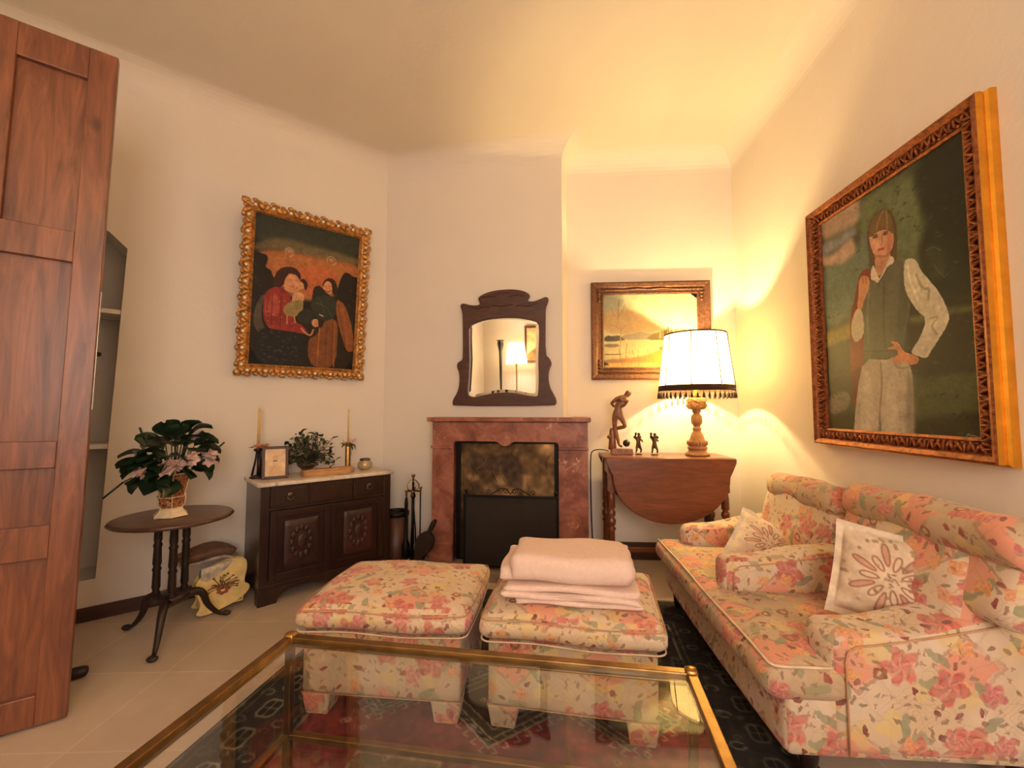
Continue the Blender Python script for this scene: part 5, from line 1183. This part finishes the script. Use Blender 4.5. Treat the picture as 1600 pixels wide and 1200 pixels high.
def med(cx, cy, a, b):
    for s, col in ((1.0, (140, 128, 104)), (.95, (74, 68, 62)), (.84, (146, 134, 108)), (.80, (84, 78, 68)), (.66, (140, 128, 104)), (.62, (62, 54, 50)), (.3, (110, 50, 52))): ra.poly([(cx-a*s, cy), (cx, cy-b*s), (cx+a*s, cy), (cx, cy+b*s)], col)
    n = int(a/.032)
    for k in range(n):
        t_ = (k+.5)/n
        for sx, sy in ((1, 1), (1, -1), (-1, 1), (-1, -1)):
            x_, y_ = cx+sx*a*(1-t_)*1.04, cy+sy*b*t_*1.04; ra.line([(x_, y_), (x_+sx*.014, y_+sy*.018), (x_-sx*.004, y_+sy*.026)], (164, 152, 130), .005)
            x_, y_ = cx+sx*a*(1-t_)*.89, cy+sy*b*t_*.89; ra.line([(x_-.007, y_-.004), (x_+.007, y_+.004)], (150, 140, 116), .005)
for cx, cy, a, b in ((1.0, 1.03, .27, .25), (.55, 1.03, .17, .16), (1.47, 1.05, .20, .17)): med(cx, cy, a, b)
G = [(f0+.06, 1.60), (f0+.16, 1.60), (f0+.16, 1.50), (f0+.26, 1.50), (f0+.26, 1.36), (.86, 1.36), (.86, 1.44), (1.14, 1.44), (1.14, 1.36), (f1-.26, 1.36), (f1-.26, 1.50), (f1-.16, 1.50), (f1-.16, 1.60), (f1-.06, 1.60), (f1-.06, 2.1), (f0+.06, 2.1)]
ra.poly(G, (98, 86, 60)); ra.line(G, (150, 136, 104), .010, True); med(1.03, 1.80, .40, .24)
for k in range(70):
    x_, y_ = random.uniform(f0+.04, f1-.04), random.uniform(FT+.04, RL-.4); ra.line([(x_-.012, y_), (x_, y_-.012), (x_+.012, y_), (x_, y_+.012)], random.choice([(158, 146, 124), (70, 56, 54), (150, 112, 92)]), .005, True)
ra.mottle(.07, (1, 3, 9))
rug = ra.mesh('area_rug', MT['rug'], None, lambda U, V: (rx0+RC*U*RW+RS*V*RL, ry0+RS*U*RW-RC*V*RL, .011+0*U), .009)
tag(rug, 'dark patterned rug with maroon field under the glass table and sofa', 'rug')
RZ = .012

# ================================================================ OTTOMANS
def ottoman(loc, rz, label, w, d, sd):
    t = thing('ottoman', label, 'ottoman', loc, rz, 'floral ottomans between table and fireplace')
    bw, bd = w-.05, d-.03
    mb = MB()
    mb.rbox(0, 0, .195, bw, bd, .23, .015, 6); mb.build('body', FL_BODY, t, uvoff=(sd, sd*.4))
    mb = MB(); mb.add([(-bw/2, -bd/2-.002, .085), (bw/2, -bd/2-.002, .085), (bw/2, bd/2+.002, .085), (-bw/2, bd/2+.002, .085)], [])
    mb.tube([(-bw/2, -bd/2, .084), (bw/2, -bd/2, .084), (bw/2, bd/2, .084), (-bw/2, bd/2, .084)], .0018, 6, closed=True); mb.build('piping', MT['tan'], t)
    for sx in (-1, 1):
        for sy in (-1, 1):
            mb = MB(); cx, cy = sx*(bw/2-.055), sy*(bd/2-.05)
            v = []
            for z, k in ((0, .78), (.082, 1)):
                for ax, ay in ((-1, -1), (1, -1), (1, 1), (-1, 1)):
                    v.append((cx+sx*.055-sx*.055*k*1.0+ax*.055*k*1.0 if False else cx+ax*.055*k, cy+ay*.05*k, z))
            mb.add(v, [(3, 2, 1, 0), (4, 5, 6, 7), (0, 1, 5, 4), (1, 2, 6, 5), (2, 3, 7, 6), (3, 0, 4, 7)]); mb.build('foot', FL_BODY, t, bevel=.006, uvoff=(sd+.3, .2))
    cr = .032
    def puff(x, y, z):
        e = (1-x*x)*(1-y*y)
        return (.012*x*(1-z*z)*(1-y*y*.5), .012*y*(1-z*z), (cr*e**.7 if z > 0 else 0)*max(0, z)+.004*math.sin(5*x+3*y))
    mb = MB(); mb.rbox(0, 0, .355, w, d, .09, .036, 16, fn=puff); cu = mb.build('cushion', FL_OTT, t, uvoff=(sd*1.7, sd))
    for zz, rr in ((.3875, .0022), (.314, .0032)):
        mb = MB(); q = .04; pts = []
        for cx, cy, a0 in ((w/2-q, -d/2+q, -90), (w/2-q, d/2-q, 0), (-w/2+q, d/2-q, 90), (-w/2+q, -d/2+q, 180)):
            for k in range(6): a = R(a0+18*k); pts.append((cx+(q-.006)*math.cos(a), cy+(q-.006)*math.sin(a), zz))
        P2 = []
        for i in range(len(pts)):
            a, b = pts[i], pts[(i+1) % len(pts)]; L = math.dist(a, b); m_ = max(1, int(L/.05))
            for k in range(m_):
                p = [a[j]+(b[j]-a[j])*k/m_ for j in range(3)]; P2.append(p)
        for p in P2:
            x, y = p[0]/(w/2), p[1]/(d/2); bx = .012*x*(1-min(1, y*y)*.5); by = .012*y; p[0] += bx*.8; p[1] += by*.8; p[2] += .004*math.sin(5*x+3*y)
        mb.tube(P2, rr, 6, closed=True); mb.build('cushion_piping', MT['tan' if zz > .35 else 'cream'], cu)
    return t
ottoman((-.598, 1.872, RZ), R(-2), 'floral ottoman with bare cushion, left of the pair', .655, .53, .0)
ottoman((.118, 1.835, RZ), R(-6.5), 'floral ottoman with folded blanket on top, right of the pair', .645, .54, .83)
# folded blanket
BK = thing('folded_blanket', 'thick pale pink blanket folded on the right ottoman', 'blanket', (.105, 1.80, RZ+.432), R(-5))
def fold(name, cx, cy, z0, w, d, h, r, amp, n=16, sag=0, mat='towel', sk=0):
    mb = MB(); ph = z0*90
    mb.rbox(cx, cy, z0+h/2, w, d, h, r, n, fn=lambda x, y, z: (amp*math.sin(4*y+ph+2*z)+sk*z, amp*math.sin(3.3*x+ph)+amp*.6*math.sin(7*x+ph), amp*.8*math.sin(4.2*x+2*y+ph)-sag*abs(x)**3*.5))
    return mb.build(name, MT[mat], BK)
fold('lower_fold', .03, -.005, -.008, .46, .33, .022, .011, .004, sag=.01)
fold('lower_fold', -.0, -.01, .014, .50, .345, .022, .011, .004, sag=.008)
fold('lower_fold', .005, .0, .036, .49, .34, .022, .011, .004, sag=.006)
fold('side_fold', -.02, .02, .054, .50, .30, .05, .022, .004)
fold('side_fold', .01, .015, .09, .46, .28, .04, .018, .004)
fold('top_fold', .005, -.012, .060, .465, .30, .098, .042, .005, 20)
mb = MB()
for pts in ([(-.22, -.168, .018), (-.1, -.178, .030), (.05, -.176, .028), (.18, -.172, .030), (.245, -.13, .03), (.252, -.05, .035)], [(-.24, -.15, .008), (-.05, -.165, .004), (.1, -.168, .002), (.22, -.155, .01), (.255, -.11, .018)]):
    mb.tube(smooth_ring(pts, 2, False), .004, 6)
mb.build('hem', MT['towel'], BK)

# ================================================================ GLASS TABLE
GT = thing('glass_coffee_table', 'brass framed glass coffee table in the foreground', 'coffee table', (-.8335, 1.418, RZ), R(-5))
GW, GD, GH = 1.262, .86, .408
def ring(z, t, hgt, ins=0):
    mb = MB(); a = ins
    for x0, y0, x1, y1 in ((a, -a-t, GW-a, -a), (a, -GD+a, GW-a, -GD+a+t), (a, -GD+a+t, a+t, -a-t), (GW-a-t, -GD+a+t, GW-a, -a-t)): mb.box(x0, y0, z-hgt, x1, y1, z)
    return mb
ring(GH, .028, .022).build('top_rail', MT['brasst'], GT, bevel=.003)
ring(GH-.024, .020, .007, .006).build('inner_rail', MT['brasst'], GT, bevel=.002)
ring(.105, .022, .02, .0).build('lower_rail', MT['brasst'], GT, bevel=.003)
for x in (.0, GW-.024):
    for y in (-.024, -GD): mb = MB(); mb.box(x, y, 0, x+.024, y+.024, GH-.022); mb.build('leg', MT['brassd'], GT, bevel=.004)
for x in (.014, GW-.014):
    for y in (-.014, -GD+.014): mb = MB(); mb.rbox(x, y, GH-.008, .036, .036, .036, .012, 5); mb.build('corner_cap', MT['brass'], GT)
mb = MB(); mb.box(.028, -GD+.028, GH-.018, GW-.028, -.028, GH-.010); mb.build('glass_top', MT['glass'], GT)
mb = MB(); mb.box(.022, -GD+.022, .095, GW-.022, -.022, .101); mb.build('glass_shelf', MT['glass'], GT)

# ================================================================ SOFA
SF = thing('sofa', 'floral two seat sofa with bolster headrests against the right wall', 'sofa', (1.08, 2.04, 0), 0)
def sm(mb, name, mat, uv=(0, 0)): return mb.build(name, mat, SF, world=True, uvoff=uv)
mb = MB(); mb.rbox(1.09, 2.05, .213, .75, 1.29, .18, .02, 10, fn=lambda x, y, z: (.012*(1-y*y)*(x < 0)*z, 0, 0)); sm(mb, 'base', FL_SOFA, (.4, .2))
def seatfn(x, y, z):
    e = (1-x*x)*(1-y*y); wav = .006*math.sin(14*y+2*x)*(1-x*x)
    return (-.012*(1-z*z)*(x < -.5), 0, (.018*e-.018*math.exp(-((y+.05)/.2)**2)*(1-x*x)+wav)*max(0, z))
mb = MB(); mb.rbox(.975, 2.045, .335, .62, 1.31, .115, .045, 22, fn=seatfn); seat = sm(mb, 'seat_cushion', FL_SEAT, (.0, .0))
mb = MB(); pts = [(.677, y, .385+.003*math.sin(9*y)) for y in np.linspace(1.415, 2.69, 26)]; pts = [(.85, 1.403, .383), (.72, 1.402, .383), (.69, 1.405, .384)]+pts
mb.tube(pts, .0045, 6); o = mb.build('seat_piping', MT['cream'], SF, world=True)
def arm(nm, y0, y1, x0, x1, zb, zf, zk, uv, r=.05, n=14):
    mb = MB(); w_ = x1-x0; hgt = zf-zb
    mb.rbox((x0+x1)/2, (y0+y1)/2, zb+hgt/2, w_, y1-y0, hgt, r, n, fn=lambda x, y, z: (-.015*(1-y*y)*(x < -.6), 0, (zk-zf)*((x+1)/2)**1.3*(z+1)/2+.006*math.sin(5*x+y)*(z > .5)))
    return sm(mb, nm, FL_SOFA, uv)
arm('arm', 1.384, 1.565, .86, 1.44, .142, .475, .575, (.10, .0), .038)
arm('arm', 2.52, 2.70, .80, 1.40, .30, .485, .585, (1.3, .2), .055)
arm('middle_arm', 1.915, 2.06, .765, 1.28, .37, .515, .585, (2.2, -.52), .04)
# piping outlining the near arm's outer panel and the middle arm's side
for y, zb, x0, x1, zf, zk in ((1.3825, .15, .878, 1.42, .455, .555), (1.914, .385, .785, 1.24, .498, .56)):
    mb = MB(); top = [(x, y, zf+(zk-zf)*((x-x0)/(x1-x0))**1.3) for x in np.linspace(x0+.03, x1, 12)]
    pts = [(x0+.0, y, zb), (x0, y, zf-.04), (x0+.008, y, zf-.012)]+top; mb.tube(pts, .0026, 6); mb.build('arm_piping', MT['tan'], SF, world=True)
def back(y0, y1, zt, uv, ext=0):
    mb = MB(); yc = (y0+y1)/2; T = Matrix.Translation((1.285, yc, .56)) @ Matrix.Rotation(R(13), 4, 'Y')
    mb.rbox(0, 0, 0, .13, y1-y0, .44, .05, 14, T=T, fn=lambda x, y, z: (-.02*(1-y*y)*(1-z*z)*(x < 0)+.004*math.sin(6*z+4*y), 0, 0)); sm(mb, 'back_cushion', FL_SOFA, uv)
    y0 -= ext; yc = (y0+y1)/2
    if ext: m2 = MB(); m2.rbox(0, 0, .10, .12, .30, .24, .05, 12, T=Matrix.Translation((1.29, y0+.17, .56)) @ Matrix.Rotation(R(13), 4, 'Y')); sm(m2, 'back_wing', FL_SOFA, (.2, .4))
    mb = MB(); T = Matrix.Translation((1.355, yc, zt-.075)) @ Matrix.Rotation(R(10), 4, 'Y')
    mb.rbox(-.02, 0, 0, .20, y1-y0+.012, .145, .07, 14, T=T, fn=lambda x, y, z: (.004*math.sin(9*y), 0, .006*math.sin(7*y+1)-.012*abs(y)**4)); sm(mb, 'headrest', FL_SEAT, (uv[0]+.6, uv[1]))
back(1.40, 1.975, .845, (.7, .1), .14); back(1.99, 2.60, .80, (1.9, .3))
mb = MB(); mb.box(1.40, 1.42, .16, 1.47, 2.66, .72); sm(mb, 'back_frame', FL_SOFA)
for x, y in ((.77, 2.655), (1.38, 2.655), (1.38, 1.44), (.80, 1.45)):
    mb = MB(); zf = RZ if (y < 2 or x < .9) else RZ; mb.lathe([(.014, 0), (.02, .02), (.022, .06), (.028, .09), (.028, .135)], 12, (x, y, zf)); sm(mb, 'foot', MT['dark'])
# pillows
def pillow(name, label, size, thick, loc, rot, seed):
    t = thing(name, label, 'pillow', loc, 0, 'embroidered white pillows on the sofa'); t.rotation_euler = rot
    rr = random.Random(seed); N = 110; s = size
    ra = Ras(N, N, s, s, (232, 212, 188))
    ra.poly([(.1*s, .1*s), (.9*s, .1*s), (.9*s, .9*s), (.1*s, .9*s)], (224, 200, 174), .01)
    for k in range(14):
        a = 2*PI*k/14; l = (.26 if k % 2 else .37)*s; w_ = .035*s; cx = cy = .5*s
        loop = []
        for j in range(16):
            tt = 2*PI*j/16; u_ = (.5-.5*math.cos(tt))*l*.62+.38*l; v_ = w_*math.sin(tt)*(.4+.6*(u_/l)); loop.append((cx+u_*math.cos(a)-v_*math.sin(a), cy+u_*math.sin(a)+v_*math.cos(a)))
        if k % 2 == 0: ra.poly(loop, (206, 158, 136), .003)
        ra.line(loop, (158, 108, 86), .0045, True)
    for k in range(44):
        a = rr.uniform(0, 6.28); r_ = rr.choice([.36, .40, .18])*s*rr.uniform(.9, 1.05); x, y = .5*s+r_*math.cos(a), .5*s+r_*math.sin(a)
        ra.line([(x+.012*s*math.cos(q), y+.012*s*math.sin(q)) for q in (0, 1, 2, 3, 4, 5)], rr.choice([(160, 116, 90), (190, 150, 122), (140, 122, 92)]), .003, True)
    for k in range(26): a = 2*PI*k/26; ra.ell(.5*s+.05*s*math.cos(a*3)*rr.random()*2, .5*s+.05*s*math.sin(a*3)*rr.random()*2, .006, .004, (150, 120, 96), .8)
    ra.mottle(.015, (1, 4))
    def th(U, V, sg):
        x = 2*U-1; y = 2*V-1; e = np.clip((1-np.abs(x/.86)**2.6), 0, 1)**.55*np.clip((1-np.abs(y/.86)**2.6), 0, 1)**.55
        return sg*(thick/2*e+.002)+.004*np.sin(9*x+3*y+seed)*(1-e)+.003*np.sin(14*y-5*x)
    pinch = lambda a, b: a*(1-.05*(1-b*b))
    def fn(sg): return lambda U, V: (pinch(2*U-1, 2*V-1)*s/2, th(U, V, sg)*-1, -pinch(2*V-1, 2*U-1)*s/2)
    f_ = ra.mesh('pillow_front', MT['embroid'], t, fn(1), 0); 
    rb = Ras(30, 30, s, s, (226, 206, 182)); b_ = rb.mesh('pillow_back', MT['embroid'], t, fn(-1), 0)
    return t
pillow('throw_pillow', 'embroidered white pillow propped upright behind the near sofa arm', .33, .11, (1.185, 1.625, .565), (R(-14), R(8), R(-34)), 2)
pillow('throw_pillow', 'embroidered white pillow lying tilted between the far and middle sofa arms', .33, .10, (1.10, 2.29, .465), (R(-52), R(28), R(-24)), 5)

# ================================================================ behind the camera (seen in the mirror and the glass)
t = thing('pendant_lamp', 'pendant glass ceiling lamp seen in the mirror', 'ceiling lamp', (-.35, -.45, 2.62))
mb = MB(); mb.lathe([(.05, .56), (.06, .59), (.04, .62), (.01, .62)], 20); mb.tube([(0, 0, .2), (0, 0, .58)], .006); mb.lathe([(.01, .19), (.05, .2), (.055, .22), (.01, .225)], 20); mb.build('stem', MT['brass'], t)
mb = MB(); mb.ell((0, 0, 0), .19, 16); mb.build('glass_globe', MT['shade'], t)
PEND_LIGHT.parent = t; PEND_LIGHT.location = (0, 0, 0)
t = thing('floor_lamp', 'floor lamp with pale shade seen in the mirror', 'lamp', (-1.62, -1.15, 0))
mb = MB(); mb.lathe([(.13, 0), (.13, .015), (.02, .03), (.012, .05), (.012, 1.6), (.02, 1.65), (.02, 1.72)], 20); mb.build('pole', MT['brass'], t)
mb = MB(); mb.lathe([(.2, 1.66), (.14, 2.04)], 32); mb.f = mb.f[:-2]; mb.m = mb.m[:-2]; mb.s = mb.s[:-2]; mb.build('lamp_shade', MT['shade'], t)
FLOOR_LIGHT.parent = t; FLOOR_LIGHT.location = (0, 0, 1.86)
t = thing('torch_stand', 'tall dark candle stand seen at the right of the mirror', 'candle stand', (-1.98, -1.3, 0))
mb = MB(); mb.lathe([(.14, 0), (.12, .03), (.03, .06), (.02, .4), (.03, .8), (.018, 1.2), (.03, 1.9), (.06, 2.05), (.05, 2.1), (.08, 2.12)], 16); mb.build('column', MT['dark'], t)
t = thing('back_wall_picture', 'pale framed picture on the back wall seen in the mirror', 'painting', (-1.35, -1.585, 2.05), PI)
ra = Ras(40, 60, .4, .62, (226, 196, 150)); ra.poly([(.05, .45), (.2, .38), (.38, .48), (.38, .62), (.02, .62)], (150, 110, 70), .02); ra.mottle(.05); canvas('canvas', ra, .4, .62, t, -.01)
frame_ring('frame', .39, .61, [(0, .008), (0, .02), (.04, .024), (.045, 0), (0, 0)], MT['brownframe'], t)
